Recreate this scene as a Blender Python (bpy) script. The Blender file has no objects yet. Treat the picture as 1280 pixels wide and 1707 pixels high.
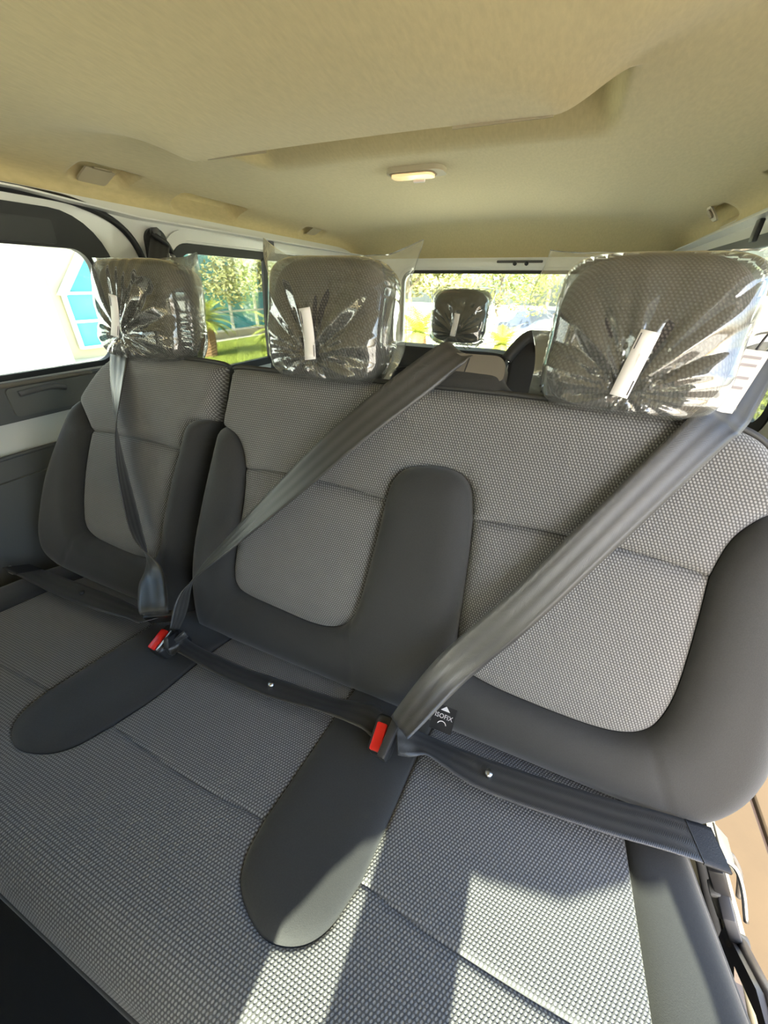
import bpy, bmesh, math, random
import numpy as np
from mathutils import Vector, Matrix, noise
from mathutils.geometry import delaunay_2d_cdt

random.seed(7)
D = bpy.data
SC = bpy.context.scene
COL = SC.collection

# ------------------------------------------------------------------ camera
cam_d = D.cameras.new('camera'); cam = D.objects.new('camera', cam_d); COL.objects.link(cam)
cam_d.sensor_fit = 'VERTICAL'; cam_d.sensor_height = 36.0; cam_d.lens = 36.0 * 641.0 / 1707.0
cam_d.clip_start = 0.01; cam_d.clip_end = 400
RM = ((0.91658666, 0.21413361, -0.3376621), (0.39959886, -0.46150358, 0.79204495), (0.01377118, -0.86090722, -0.50857557))
CAMP = (0.42, 0.0, 1.15)
cam.matrix_world = Matrix([[RM[i][0], -RM[i][1], -RM[i][2], CAMP[i]] for i in range(3)] + [[0, 0, 0, 1]])
SC.camera = cam

# ------------------------------------------------------------------ sky, sun, exposure
SUN_EL, SUN_AZ = math.radians(32), math.radians(2)      # from the front of the van, a little from its left side
W = D.worlds.new('sky'); SC.world = W; W.use_nodes = True
nt = W.node_tree; nt.nodes.clear()
wo = nt.nodes.new('ShaderNodeOutputWorld'); bg = nt.nodes.new('ShaderNodeBackground'); sk = nt.nodes.new('ShaderNodeTexSky')
sk.sky_type = 'NISHITA'; sk.sun_disc = False; sk.sun_elevation = SUN_EL; sk.sun_rotation = math.pi - SUN_AZ
sk.air_density = 1.0; sk.dust_density = 3.0; sk.ozone_density = 1.0
nt.links.new(sk.outputs[0], bg.inputs[0]); nt.links.new(bg.outputs[0], wo.inputs[0]); bg.inputs[1].default_value = 0.42
sd = D.lights.new('sun', 'SUN'); so = D.objects.new('sun', sd); COL.objects.link(so)
sd.energy = 11.0; sd.angle = math.radians(0.3); sd.color = (1.0, 0.93, 0.80)
sdir = Vector((-math.sin(SUN_AZ) * math.cos(SUN_EL), math.cos(SUN_AZ) * math.cos(SUN_EL), -math.sin(SUN_EL)))
so.rotation_euler = sdir.to_track_quat('-Z', 'Y').to_euler(); so.location = (0.5, -6, 6)
vs = SC.view_settings; vs.view_transform = 'Standard'; vs.look = 'None'; vs.gamma = 1.0; vs.use_curve_mapping = False
vs.exposure = 1.74

# ------------------------------------------------------------------ materials
def new_mat(name):
    m = D.materials.new(name); m.use_nodes = True
    n = m.node_tree; b = n.nodes['Principled BSDF']
    return m, n, b
def node(n, t, **kw):
    x = n.nodes.new(t)
    for k, v in kw.items(): setattr(x, k, v)
    return x
def math_n(n, op, a, b=None, c=None):
    x = n.nodes.new('ShaderNodeMath'); x.operation = op
    for i, v in enumerate((a, b, c)):
        if v is None: continue
        if isinstance(v, (int, float)): x.inputs[i].default_value = v
        else: n.links.new(v, x.inputs[i])
    return x.outputs[0]
def mixc(n, f, a, b):
    x = n.nodes.new('ShaderNodeMix'); x.data_type = 'RGBA'
    if isinstance(f, (int, float)): x.inputs[0].default_value = f
    else: n.links.new(f, x.inputs[0])
    for i, v in ((6, a), (7, b)):
        if isinstance(v, tuple): x.inputs[i].default_value = (*v, 1)
        else: n.links.new(v, x.inputs[i])
    return x.outputs[2]
def simple(name, col, rough=0.6, metal=0.0, spec=0.5, bump=0.0, bscale=300, var=0.0, vscale=6, coat=0.0, sheen=0.0):
    m, n, b = new_mat(name)
    b.inputs['Base Color'].default_value = (*col, 1); b.inputs['Roughness'].default_value = rough
    b.inputs['Metallic'].default_value = metal; b.inputs['Specular IOR Level'].default_value = spec
    b.inputs['Coat Weight'].default_value = coat; b.inputs['Sheen Weight'].default_value = sheen
    if bump or var:
        tc = node(n, 'ShaderNodeTexCoord')
    if bump:
        nz = node(n, 'ShaderNodeTexNoise'); nz.inputs['Scale'].default_value = bscale; nz.inputs['Detail'].default_value = 3
        bp = node(n, 'ShaderNodeBump'); bp.inputs['Strength'].default_value = bump; bp.inputs['Distance'].default_value = 0.001
        n.links.new(tc.outputs['Object'], nz.inputs['Vector']); n.links.new(nz.outputs[0], bp.inputs['Height']); n.links.new(bp.outputs[0], b.inputs['Normal'])
    if var:
        nv = node(n, 'ShaderNodeTexNoise'); nv.inputs['Scale'].default_value = vscale; nv.inputs['Detail'].default_value = 4
        n.links.new(tc.outputs['Object'], nv.inputs['Vector'])
        lo = tuple(max(0, c * (1 - var)) for c in col); hi = tuple(min(1, c * (1 + var)) for c in col)
        n.links.new(mixc(n, nv.outputs[0], lo, hi), b.inputs['Base Color'])
    return m

def knit_mat(name, a, bb, dark, light, bump=0.6):
    """woven seat cloth: staggered little stitches in metres of UV"""
    m, n, b = new_mat(name)
    uv = node(n, 'ShaderNodeTexCoord'); sp = node(n, 'ShaderNodeSeparateXYZ'); n.links.new(uv.outputs['UV'], sp.inputs[0])
    r = math_n(n, 'DIVIDE', sp.outputs[1], bb); row = math_n(n, 'FLOOR', r)
    off = math_n(n, 'MULTIPLY', math_n(n, 'MODULO', row, 2.0), 0.5)
    u = math_n(n, 'ADD', math_n(n, 'DIVIDE', sp.outputs[0], a), off)
    fx = math_n(n, 'SUBTRACT', math_n(n, 'FRACT', u), 0.5); fy = math_n(n, 'SUBTRACT', math_n(n, 'FRACT', r), 0.5)
    fx2 = math_n(n, 'ADD', fx, math_n(n, 'MULTIPLY', fy, 0.25))
    d = math_n(n, 'SQRT', math_n(n, 'ADD', math_n(n, 'POWER', math_n(n, 'MULTIPLY', fx2, 1.25), 2.0), math_n(n, 'POWER', math_n(n, 'MULTIPLY', fy, 0.95), 2.0)))
    mr = node(n, 'ShaderNodeMapRange'); mr.interpolation_type = 'SMOOTHSTEP'
    n.links.new(d, mr.inputs[0]); mr.inputs[1].default_value = 0.22; mr.inputs[2].default_value = 0.52; mr.inputs[3].default_value = 1; mr.inputs[4].default_value = 0
    nz = node(n, 'ShaderNodeTexNoise'); nz.inputs['Scale'].default_value = 900; n.links.new(uv.outputs['UV'], nz.inputs['Vector'])
    c = mixc(n, mr.outputs[0], dark, light)
    c2 = mixc(n, math_n(n, 'MULTIPLY', nz.outputs[0], 0.35), c, (light[0] * 0.5, light[1] * 0.5, light[2] * 0.5))
    n.links.new(c2, b.inputs['Base Color'])
    bp = node(n, 'ShaderNodeBump'); bp.inputs['Strength'].default_value = bump; bp.inputs['Distance'].default_value = 0.0012
    n.links.new(mr.outputs[0], bp.inputs['Height']); n.links.new(bp.outputs[0], b.inputs['Normal'])
    b.inputs['Roughness'].default_value = 0.85; b.inputs['Specular IOR Level'].default_value = 0.25; b.inputs['Sheen Weight'].default_value = 0.15
    return m

def film_mat(name, tint, haze=0.10, rough=0.06, gloss=1.0):
    """clear polythene: see-through sheet, Fresnel gloss, a little milky scatter"""
    m = D.materials.new(name); m.use_nodes = True; n = m.node_tree; n.nodes.clear()
    out = node(n, 'ShaderNodeOutputMaterial'); tr = node(n, 'ShaderNodeBsdfTransparent'); tr.inputs[0].default_value = (*tint, 1)
    gl = node(n, 'ShaderNodeBsdfGlossy'); gl.inputs['Roughness'].default_value = rough; gl.inputs[0].default_value = (1, 1, 1, 1)
    df = node(n, 'ShaderNodeBsdfDiffuse'); df.inputs[0].default_value = (0.85, 0.88, 0.84, 1)
    tl = node(n, 'ShaderNodeBsdfTranslucent'); tl.inputs[0].default_value = (0.85, 0.9, 0.82, 1)
    a = node(n, 'ShaderNodeMixShader'); n.links.new(df.outputs[0], a.inputs[1]); n.links.new(tl.outputs[0], a.inputs[2]); a.inputs[0].default_value = 0.5
    mx = node(n, 'ShaderNodeMixShader'); mx.inputs[0].default_value = haze; n.links.new(tr.outputs[0], mx.inputs[1]); n.links.new(a.outputs[0], mx.inputs[2])
    fr = node(n, 'ShaderNodeFresnel'); fr.inputs[0].default_value = 1.5
    f2 = math_n(n, 'MINIMUM', math_n(n, 'MULTIPLY', fr.outputs[0], gloss), 0.9)
    m2 = node(n, 'ShaderNodeMixShader'); n.links.new(f2, m2.inputs[0]); n.links.new(mx.outputs[0], m2.inputs[1]); n.links.new(gl.outputs[0], m2.inputs[2])
    n.links.new(m2.outputs[0], out.inputs[0])
    return m

def belt_mat(name, col):
    m, n, b = new_mat(name)
    uv = node(n, 'ShaderNodeTexCoord'); sp = node(n, 'ShaderNodeSeparateXYZ'); n.links.new(uv.outputs['UV'], sp.inputs[0])
    # four long ribs across the width (u in 0..1), fine weave along the length (v in metres)
    s = math_n(n, 'SINE', math_n(n, 'MULTIPLY', sp.outputs[0], 2 * math.pi * 3.0))
    s2 = math_n(n, 'MULTIPLY', math_n(n, 'ADD', s, 1.0), 0.5)
    wv = math_n(n, 'SINE', math_n(n, 'MULTIPLY', math_n(n, 'ADD', sp.outputs[1], math_n(n, 'MULTIPLY', math_n(n, 'ABSOLUTE', math_n(n, 'SUBTRACT', math_n(n, 'FRACT', math_n(n, 'MULTIPLY', sp.outputs[0], 3.0)), 0.5)), 0.012)), 2500.0))
    n.links.new(mixc(n, s2, tuple(c * 0.72 for c in col), tuple(c * 1.25 for c in col)), b.inputs['Base Color'])
    h = math_n(n, 'ADD', s2, math_n(n, 'MULTIPLY', wv, 0.15))
    bp = node(n, 'ShaderNodeBump'); bp.inputs['Strength'].default_value = 0.5; bp.inputs['Distance'].default_value = 0.0008
    n.links.new(h, bp.inputs['Height']); n.links.new(bp.outputs[0], b.inputs['Normal'])
    b.inputs['Roughness'].default_value = 0.36; b.inputs['Specular IOR Level'].default_value = 0.6; b.inputs['Sheen Weight'].default_value = 0.08
    return m

def fleece_mat(name, col):
    """headliner: soft directional felt"""
    m, n, b = new_mat(name)
    tc = node(n, 'ShaderNodeTexCoord'); mp = node(n, 'ShaderNodeMapping'); mp.inputs['Scale'].default_value = (160, 45, 90)
    n.links.new(tc.outputs['Object'], mp.inputs[0])
    nz = node(n, 'ShaderNodeTexNoise'); nz.inputs['Scale'].default_value = 1.0; nz.inputs['Detail'].default_value = 5; n.links.new(mp.outputs[0], nz.inputs['Vector'])
    n.links.new(mixc(n, nz.outputs[0], tuple(c * 0.86 for c in col), tuple(min(1, c * 1.13) for c in col)), b.inputs['Base Color'])
    bp = node(n, 'ShaderNodeBump'); bp.inputs['Strength'].default_value = 0.25; bp.inputs['Distance'].default_value = 0.002
    n.links.new(nz.outputs[0], bp.inputs['Height']); n.links.new(bp.outputs[0], b.inputs['Normal'])
    b.inputs['Roughness'].default_value = 0.95; b.inputs['Specular IOR Level'].default_value = 0.1; b.inputs['Sheen Weight'].default_value = 0.2
    return m

M = {}
M['knit'] = knit_mat('grey_knit_cloth', 0.0045, 0.0042, (0.068, 0.067, 0.066), (0.275, 0.270, 0.265))
M['knit_head'] = knit_mat('dark_knit_cloth', 0.0055, 0.0044, (0.028, 0.025, 0.023), (0.105, 0.092, 0.084))
M['dark'] = simple('charcoal_seat_cloth', (0.026, 0.0257, 0.0253), 0.78, spec=0.3, bump=0.3, bscale=900, var=0.3, vscale=600, sheen=0.22)
M['shell'] = simple('black_seat_trim', (0.030, 0.030, 0.030), 0.6, bump=0.1, bscale=400)
M['seam'] = simple('black_thread', (0.012, 0.012, 0.012), 0.8)
M['stitch'] = simple('grey_thread', (0.20, 0.19, 0.18), 0.8)
M['belt'] = belt_mat('belt_webbing', (0.036, 0.0355, 0.034))
M['beltend'] = simple('belt_stitching', (0.022, 0.023, 0.026), 0.7, bump=0.5, bscale=700)
M['black'] = simple('black_plastic', (0.022, 0.022, 0.023), 0.45, bump=0.05, bscale=500)
M['rubber'] = simple('black_rubber', (0.014, 0.014, 0.015), 0.55)
M['grey_plastic'] = simple('grey_plastic', (0.085, 0.085, 0.088), 0.42, bump=0.05, bscale=600)
M['mid_plastic'] = simple('taupe_plastic', (0.13, 0.115, 0.095), 0.38)
M['red'] = simple('red_plastic', (0.75, 0.015, 0.012), 0.35)
M['steel'] = simple('bright_steel', (0.55, 0.55, 0.54), 0.28, metal=1.0)
M['bracket'] = simple('brown_grey_metal', (0.14, 0.115, 0.095), 0.45, metal=0.4)
M['paint'] = simple('silver_white_paint', (0.72, 0.71, 0.66), 0.32, spec=0.5, coat=0.5)
M['white_paint'] = simple('white_tailgate_paint', (0.80, 0.80, 0.77), 0.35, coat=0.4)
M['sill'] = simple('cream_sill_paint', (0.30, 0.275, 0.20), 0.4)
M['panel'] = simple('dark_door_trim', (0.085, 0.09, 0.092), 0.6, bump=0.15, bscale=350)
M['panel2'] = simple('grey_door_trim', (0.105, 0.108, 0.105), 0.6, bump=0.15, bscale=350)
M['head'] = fleece_mat('beige_headliner', (0.59, 0.49, 0.265))
M['head_trim'] = simple('beige_trim_plastic', (0.50, 0.435, 0.30), 0.55)
M['head_dark'] = simple('headliner_slot', (0.34, 0.28, 0.18), 0.8)
M['carpet'] = simple('dark_carpet', (0.02, 0.021, 0.021), 0.95, bump=0.6, bscale=500)
M['glass'] = film_mat('window_glass', (0.90, 0.96, 0.92), haze=0.0, rough=0.0, gloss=1.0)
M['film'] = film_mat('polythene_film', (0.965, 0.97, 0.955), haze=0.145, rough=0.04, gloss=2.3)
M['label'] = simple('white_label', (0.82, 0.78, 0.77), 0.5)
M['tag_paper'] = simple('tag_paper', (0.42, 0.40, 0.38), 0.6)
M['print'] = simple('label_print', (0.05, 0.045, 0.05), 0.6)
M['print_grey'] = simple('grey_print', (0.22, 0.19, 0.19), 0.6)

# ------------------------------------------------------------------ object helpers
def tag(o, label=None, cat=None, group=None, kind=None):
    if label: o['label'] = label
    if cat: o['category'] = cat
    if group: o['group'] = group
    if kind: o['kind'] = kind
    return o
def thing(name, label, cat, loc=(0, 0, 0), group=None):
    o = D.objects.new(name, None); COL.objects.link(o); o.location = loc; o.empty_display_size = 0.05
    return tag(o, label, cat, group)
def world_loc(o):
    v = Vector(o.location)
    return v if o.parent is None else v
def link(name, me, mat, parent=None, smooth=True):
    o = D.objects.new(name, me); COL.objects.link(o)
    if mat is not None: me.materials.append(mat)
    if smooth: me.polygons.foreach_set('use_smooth', [True] * len(me.polygons))
    if parent is not None:
        o.parent = parent
        r = parent
        while r.parent is not None: r = r.parent
        if parent is r: o.matrix_parent_inverse = Matrix.Translation(-Vector(r.location))
    return o
def mesh(name, V, F, mat, parent=None, smooth=True, uv=None):
    me = D.meshes.new(name); me.from_pydata([tuple(map(float, v)) for v in V], [], [tuple(int(i) for i in f) for f in F])
    if uv is not None:
        l = me.uv_layers.new(name='UVMap')
        vi = np.zeros(len(me.loops), np.int32); me.loops.foreach_get('vertex_index', vi)
        l.data.foreach_set('uv', np.asarray(uv, np.float32)[vi].ravel())
    me.update()
    return link(name, me, mat, parent, smooth)
def bm_obj(name, bm, mat, parent=None, smooth=False):
    bmesh.ops.recalc_face_normals(bm, faces=bm.faces)
    me = D.meshes.new(name); bm.to_mesh(me); bm.free()
    return link(name, me, mat, parent, smooth)
def sharp(o, ang=35):
    me = o.data; me.polygons.foreach_set('use_smooth', [True] * len(me.polygons))
    me.set_sharp_from_angle(angle=math.radians(ang)); return o

def bbox(bm, size, mtx, bevel=0.0, seg=2):
    r = bmesh.ops.create_cube(bm, size=1.0)
    vs_ = r['verts']
    for v in vs_: v.co = Vector((v.co.x * size[0], v.co.y * size[1], v.co.z * size[2]))
    if bevel:
        ed = list({e for v in vs_ for e in v.link_edges})
        rb = bmesh.ops.bevel(bm, geom=ed, offset=bevel, segments=seg, affect='EDGES', profile=0.5)
        vs_ = [v for v in set(rb['verts']) | set(v for v in vs_ if v.is_valid)]
        vs_ = list({v for f in rb['faces'] for v in f.verts} | set(vs_))
    for v in vs_: v.co = mtx @ v.co
def box(name, c, size, mat, parent=None, bevel=0.004, rot=None, seg=2):
    bm = bmesh.new(); m = Matrix.Translation(Vector(c)) @ (rot.to_4x4() if rot is not None else Matrix())
    bbox(bm, size, m, bevel, seg)
    return sharp(bm_obj(name, bm, mat, parent), 40)

def catmull(pts, n=8, closed=False):
    P = [Vector((*p, 0)) if len(p) == 2 else Vector(p) for p in pts]; out = []
    k = len(P); rng = range(k if closed else k - 1)
    for i in rng:
        p0 = P[(i - 1) % k] if (closed or i > 0) else P[0] * 2 - P[1]
        p1 = P[i]; p2 = P[(i + 1) % k]
        p3 = P[(i + 2) % k] if (closed or i + 2 < k) else P[-1] * 2 - P[-2]
        for j in range(n):
            t = j / n
            out.append(0.5 * ((2 * p1) + (p2 - p0) * t + (2 * p0 - 5 * p1 + 4 * p2 - p3) * t * t + (3 * p1 - p0 - 3 * p2 + p3) * t ** 3))
    if not closed: out.append(P[-1].copy())
    return out
def cv(pts, n=8):
    return [(p.x, p.y) for p in catmull(pts, n)]

def tube(name, pts, r, mat, parent=None, seg=8, n=6, closed=False, smooth_path=True):
    P = catmull(pts, n, closed) if smooth_path else [Vector(p) for p in pts]
    V, F = [], []; k = len(P); prev = None
    for i, p in enumerate(P):
        t = (P[(i + 1) % k] - P[i - 1]) if closed else (P[min(i + 1, k - 1)] - P[max(i - 1, 0)])
        t.normalize()
        if prev is None: a = t.orthogonal().normalized()
        else:
            a = prev - t * prev.dot(t)
            a = a.normalized() if a.length > 1e-6 else t.orthogonal().normalized()
        prev = a; b = t.cross(a)
        rr = r(i / (k - 1)) if callable(r) else r
        for s in range(seg):
            q = 2 * math.pi * s / seg; V.append(p + (a * math.cos(q) + b * math.sin(q)) * rr)
    for i in range(k if closed else k - 1):
        for s in range(seg):
            j = (i + 1) % k
            F.append((i * seg + s, i * seg + (s + 1) % seg, j * seg + (s + 1) % seg, j * seg + s))
    if not closed: F.append(tuple(range(seg))[::-1]); F.append(tuple((k - 1) * seg + s for s in range(seg)))
    return mesh(name, V, F, mat, parent)

# ---- 2-D panels triangulated inside an outline
def in_poly(P, poly):
    P = np.asarray(P); q = np.asarray(poly); x, y = P[:, 0], P[:, 1]; r = np.zeros(len(P), bool)
    x1, y1 = q[:, 0], q[:, 1]; x2, y2 = np.roll(x1, -1), np.roll(y1, -1)
    for a, b, c, d in zip(x1, y1, x2, y2):
        if b == d: continue
        r ^= ((b > y) != (d > y)) & (x < (c - a) * (y - b) / (d - b) + a)
    return r
def dist_lines(P, line, closed=True):
    P = np.asarray(P); q = np.asarray(line); A = q if closed else q[:-1]; B = np.roll(q, -1, 0) if closed else q[1:]
    d = np.full(len(P), 9.0)
    for a, b in zip(A, B):
        ab = b - a; L = ab @ ab
        t = np.clip(((P - a) @ ab) / L, 0, 1) if L > 1e-14 else np.zeros(len(P))
        d = np.minimum(d, np.hypot(*(P - a - t[:, None] * ab).T))
    return d
def resample(loop, step, closed=True):
    q = [np.array(p, float) for p in loop]; out = []
    n = len(q)
    for i in range(n if closed else n - 1):
        a, b = q[i], q[(i + 1) % n]; L = np.hypot(*(b - a))
        if L < 1e-5: continue
        k = max(1, int(round(L / step)))
        for j in range(k): out.append(a + (b - a) * j / k)
    if not closed: out.append(q[-1])
    res = []
    for p in out:
        if not res or np.hypot(*(p - res[-1])) > 1e-4: res.append(p)
    if closed and np.hypot(*(res[0] - res[-1])) < 1e-4: res.pop()
    return res
def fill(outer, holes, step, rings=()):
    """triangles inside outer minus holes -> verts (n,2), faces, boundary loops (index lists)"""
    loops = [resample(outer, step)] + [resample(h, step) for h in holes]
    pts = []; edges = []; lidx = []
    for L in loops:
        s = len(pts); pts += L; idx = list(range(s, s + len(L))); lidx.append(idx)
        edges += [(idx[i], idx[(i + 1) % len(idx)]) for i in range(len(idx))]
    o = np.array(loops[0]); lo, hi = o.min(0), o.max(0)
    gx = np.arange(lo[0], hi[0] + step, step); gy = np.arange(lo[1], hi[1] + step, step)
    G = np.array([(x + (0.5 * step if j % 2 else 0), y) for j, y in enumerate(gy) for x in gx])
    ok = in_poly(G, loops[0])
    for h in loops[1:]: ok &= ~in_poly(G, h)
    for L in loops: ok &= dist_lines(G, L) > step * 0.45
    ring = []
    if rings:
        for L in loops:
            q = np.array(L); nxt = np.roll(q, -1, 0); prv = np.roll(q, 1, 0); t = nxt - prv; nn = np.stack([-t[:, 1], t[:, 0]], 1); nn /= np.maximum(np.hypot(nn[:, 0], nn[:, 1]), 1e-9)[:, None]
            for rd in rings:
                for sg0 in (1, -1):
                    c = q + nn * rd * sg0; k = in_poly(c, loops[0])
                    for L2 in loops: k &= dist_lines(c, L2) > rd * 0.9
                    ring += list(c[k])
        ok &= np.min([dist_lines(G, L) for L in loops], 0) > max(rings) + step * 0.3
    pts += ring + list(G[ok])
    r = delaunay_2d_cdt([Vector((p[0], p[1])) for p in pts], edges, [], 0, 1e-6)
    V = np.array([(v.x, v.y) for v in r[0]]); F = np.array([tuple(f) for f in r[2]])
    c = V[F].mean(1); keep = in_poly(c, loops[0])
    for h in loops[1:]: keep &= ~in_poly(c, h)
    F = F[keep]
    a, b, cc = V[F[:, 0]], V[F[:, 1]], V[F[:, 2]]
    ar = (b[:, 0] - a[:, 0]) * (cc[:, 1] - a[:, 1]) - (b[:, 1] - a[:, 1]) * (cc[:, 0] - a[:, 0])
    F[ar < 0] = F[ar < 0][:, ::-1]
    F = F[np.abs(ar) > 1e-12]
    return V, F
def rrect(x0, x1, y0, y1, r, n=6):
    rs = r if isinstance(r, (tuple, list)) else (r,) * 4          # corner radii: (x0,y0) (x1,y0) (x1,y1) (x0,y1)
    out = []
    for (cx, cy, a, q) in ((x0 + rs[0], y0 + rs[0], 180, rs[0]), (x1 - rs[1], y0 + rs[1], 270, rs[1]), (x1 - rs[2], y1 - rs[2], 0, rs[2]), (x0 + rs[3], y1 - rs[3], 90, rs[3])):
        for i in range(n + 1):
            t = math.radians(a + 90 * i / n); out.append((cx + q * math.cos(t), cy + q * math.sin(t)))
    return out
def plate(name, outer, holes, fn, thick, mat, parent=None, step=0.05, bevel=0.0):
    """solid plate: 2-D outline with holes, mapped by fn(p, q, h) ; front at h=0, back at h=-thick"""
    V, F = fill(outer, holes, step)
    n = len(V)
    P = [fn(p[0], p[1], 0) for p in V] + [fn(p[0], p[1], -thick) for p in V]
    faces = [tuple(f) for f in F] + [tuple(int(i) + n for i in f[::-1]) for f in F]
    cnt = {}
    for f in F:
        for i in range(3):
            e = (int(f[i]), int(f[(i + 1) % 3])); cnt[e] = 1
    for (a, b) in list(cnt):
        if (b, a) not in cnt: faces.append((b, a, a + n, b + n))
    me = D.meshes.new(name); me.from_pydata([tuple(map(float, p)) for p in P], [], [tuple(int(i) for i in f) for f in faces]); me.update()
    bm = bmesh.new(); bm.from_mesh(me); bmesh.ops.recalc_face_normals(bm, faces=bm.faces); bm.to_mesh(me); bm.free()
    o = link(name, me, mat, parent); me.set_sharp_from_angle(angle=math.radians(40))
    return o

# ================================================================== the van body
def wx(z, side):
    w = 0.93 - 0.045 * max(0.0, min(1.0, (z - 0.88) / 0.46)) ** 1.2
    return w if side < 0 else w - 0.05
def wall_fn(side, off=0.0):
    return lambda y, z, h: (side * (wx(z, side) - off - h), y, z)
REAR = 2.60

# floor, ground
fl = plate('floor', [(-0.93, -1.9), (0.93, -1.9), (0.93, REAR), (-0.93, REAR)], [], lambda x, y, h: (x, y, h), 0.05, M['carpet'], step=0.3); tag(fl, kind='structure')

# ceiling (headliner): swept cross-section with the roof-duct bump and its rear lip, and hollows above the windows
def ceil_mesh():
    ys = sorted(set(list(np.arange(-1.12, REAR + 0.001, 0.03).round(4)) + list(np.linspace(0.95,1.3,26).round(4)) + [0.60, 0.70, 0.80, 0.85, 0.868, 0.878, 0.884, 0.888, 0.900, 0.915, 0.93] + list(np.linspace(1.15, 1.52, 30).round(4)) + list(np.linspace(0.84, 1.03, 20).round(4)) + list(np.linspace(2.3, 2.6, 22).round(4))))
    ns = 190
    ph = np.linspace(0, math.pi, 4000)
    V = []; UV = []
    def sstep(a, b, x): t = np.clip((x - a) / (b - a), 0, 1); return t * t * (3 - 2 * t)
    for y in ys:
        zc = 1.436 - 0.004 * max(0, y - 0.9) + 0.015 * sstep(0.5, -0.2, y)
        zs = 1.350 - 0.020 * max(0, (y - 0.7) / 1.9)
        if y > 2.28:
            t = min(1, (y - 2.28) / 0.32); zc -= 0.140 * t ** 2.4; zs -= 0.05 * t ** 2.4
        n = 2.7
        x = -np.sign(np.cos(ph)) * np.abs(np.cos(ph)) ** (2 / n) * 0.885; z = zs + (zc - zs) * np.sin(ph).clip(0) ** (2 / n)
        x = np.where(x > 0, x * (0.835 / 0.885), x)
        s = np.concatenate([[0], np.cumsum(np.hypot(np.diff(x), np.diff(z)))]); q = np.linspace(0, s[-1], ns)
        X = np.interp(q, s, x); Z = np.interp(q, s, z)
        # duct bump in front of the lip
        wf = float(1 - sstep(0.60, 0.88, y)); a = sstep(-0.545 - 0.30 * wf, -0.43 + 0.25 * wf, X) * (1 - sstep(0.325 - 0.2 * wf, 0.44 + 0.30 * wf, X))
        lip = 0.885
        bump = 0.0 if y > lip + 0.004 else 0.047 * a * sstep(0.25, 0.80, y)
        Z = Z - bump
        # trough just behind the lip
        a2 = sstep(-0.47, -0.43, X) * (1 - sstep(0.385, 0.425, X))
        Z = Z + (0.075 * a2 * sstep(lip, 0.892, y) * (1 - sstep(1.00, 1.23, y)))
        # hollows in the left cove
        tx = np.gradient(X); tz = np.gradient(Z); L = np.hypot(tx, tz); nx, nz = -tz / L, tx / L
        def hol(y0, y1, q0, q1, dep, soft=0.02, sz=0.010, side=-1):
            wy = sstep(y0 - soft, y0 + soft * 0.4, y) * (1 - sstep(y1 - soft * 0.4, y1 + soft, y)); Q = q if side < 0 else q[-1] - q
            return dep * wy * sstep(q0 - sz, q0 + sz, Q) * (1 - sstep(q1 - sz, q1 + sz, Q)) * (np.sign(X) == side)
        dh = hol(0.87, 1.015, 0.050, 0.125, 0.026, 0.014, 0.010) + hol(1.21, 1.49, 0.022, 0.095, 0.045, 0.018, 0.010) + hol(1.95, 2.10, 0.022, 0.075, 0.022, 0.014, 0.010) + hol(1.84, 2.0, 0.015, 0.07, 0.035, 0.016, 0.008, 1) + hol(1.20, 1.45, 0.022, 0.085, 0.040, 0.018, 0.008, 1)
        X2 = X + nx * dh; Z2 = Z + nz * dh
        V += [(a_, y, b_) for a_, b_ in zip(X2, Z2)]
    F = []
    m = len(ys)
    for i in range(m - 1):
        for j in range(ns - 1):
            F.append((i * ns + j, i * ns + j + 1, (i + 1) * ns + j + 1, (i + 1) * ns + j))
    o = mesh('ceiling', V, F, M['head'])
    o.data.set_sharp_from_angle(angle=math.radians(50))
    return o
ceiling = tag(ceil_mesh(), kind='structure')
# dark outlet slots along the lip
plate('air_slot', [(-0.40, 0.0), (-0.24, 0.0), (-0.24, 0.008), (-0.40, 0.008)], [], lambda x, q, h: (x, 0.889 + h, 1.385 + q), 0.003, M['head_dark'], ceiling, 0.03)
plate('air_slot', [(0.16, 0.0), (0.325, 0.0), (0.325, 0.008), (0.16, 0.008)], [], lambda x, q, h: (x, 0.889 + h, 1.385 + q), 0.003, M['head_dark'], ceiling, 0.03)
# thin outer roof skin so that no daylight gets through the headliner
roof = plate('roof', [(-0.92, -1.14), (0.90, -1.14), (0.90, REAR + 0.05), (-0.92, REAR + 0.05)], [], lambda x, y, h: (x, y, 1.56 - 0.12 * abs(x / 0.9) ** 3 - (0.08 * max(0, (y - 2.2) / 0.4) ** 2 if y > 2.2 else 0) + h), 0.01, M['white_paint'], step=0.1)
tag(roof, kind='structure')
for sx in (-0.955, 0.925):
    plate('roof_side', [(-1.14, 1.30), (REAR + 0.05, 1.28), (REAR + 0.05, 1.47), (-1.14, 1.47)], [], lambda y, z, h: (sx + h, y, z), 0.01, M['white_paint'], roof, 0.3)
    plate('roof_flange', [(0.84, -1.14), (0.97, -1.14), (0.97, REAR), (0.84, REAR)], [], lambda x, y, h: ((-x if sx < 0 else x - 0.05), y, 1.325 - 0.018 * max(0, y) / 2.6 + (0.02 if y < 0.8 else 0.0) + h), 0.004, M['white_paint'], roof, 0.3)
tr = plate('trim_1', [(-1.14, 1.352), (REAR, 1.326), (REAR, 1.345), (-1.14, 1.372)], [], lambda y, z, h: (-0.888 + h, y, z), 0.004, M['head_trim'], step=0.3); tag(tr, kind='structure')

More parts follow.
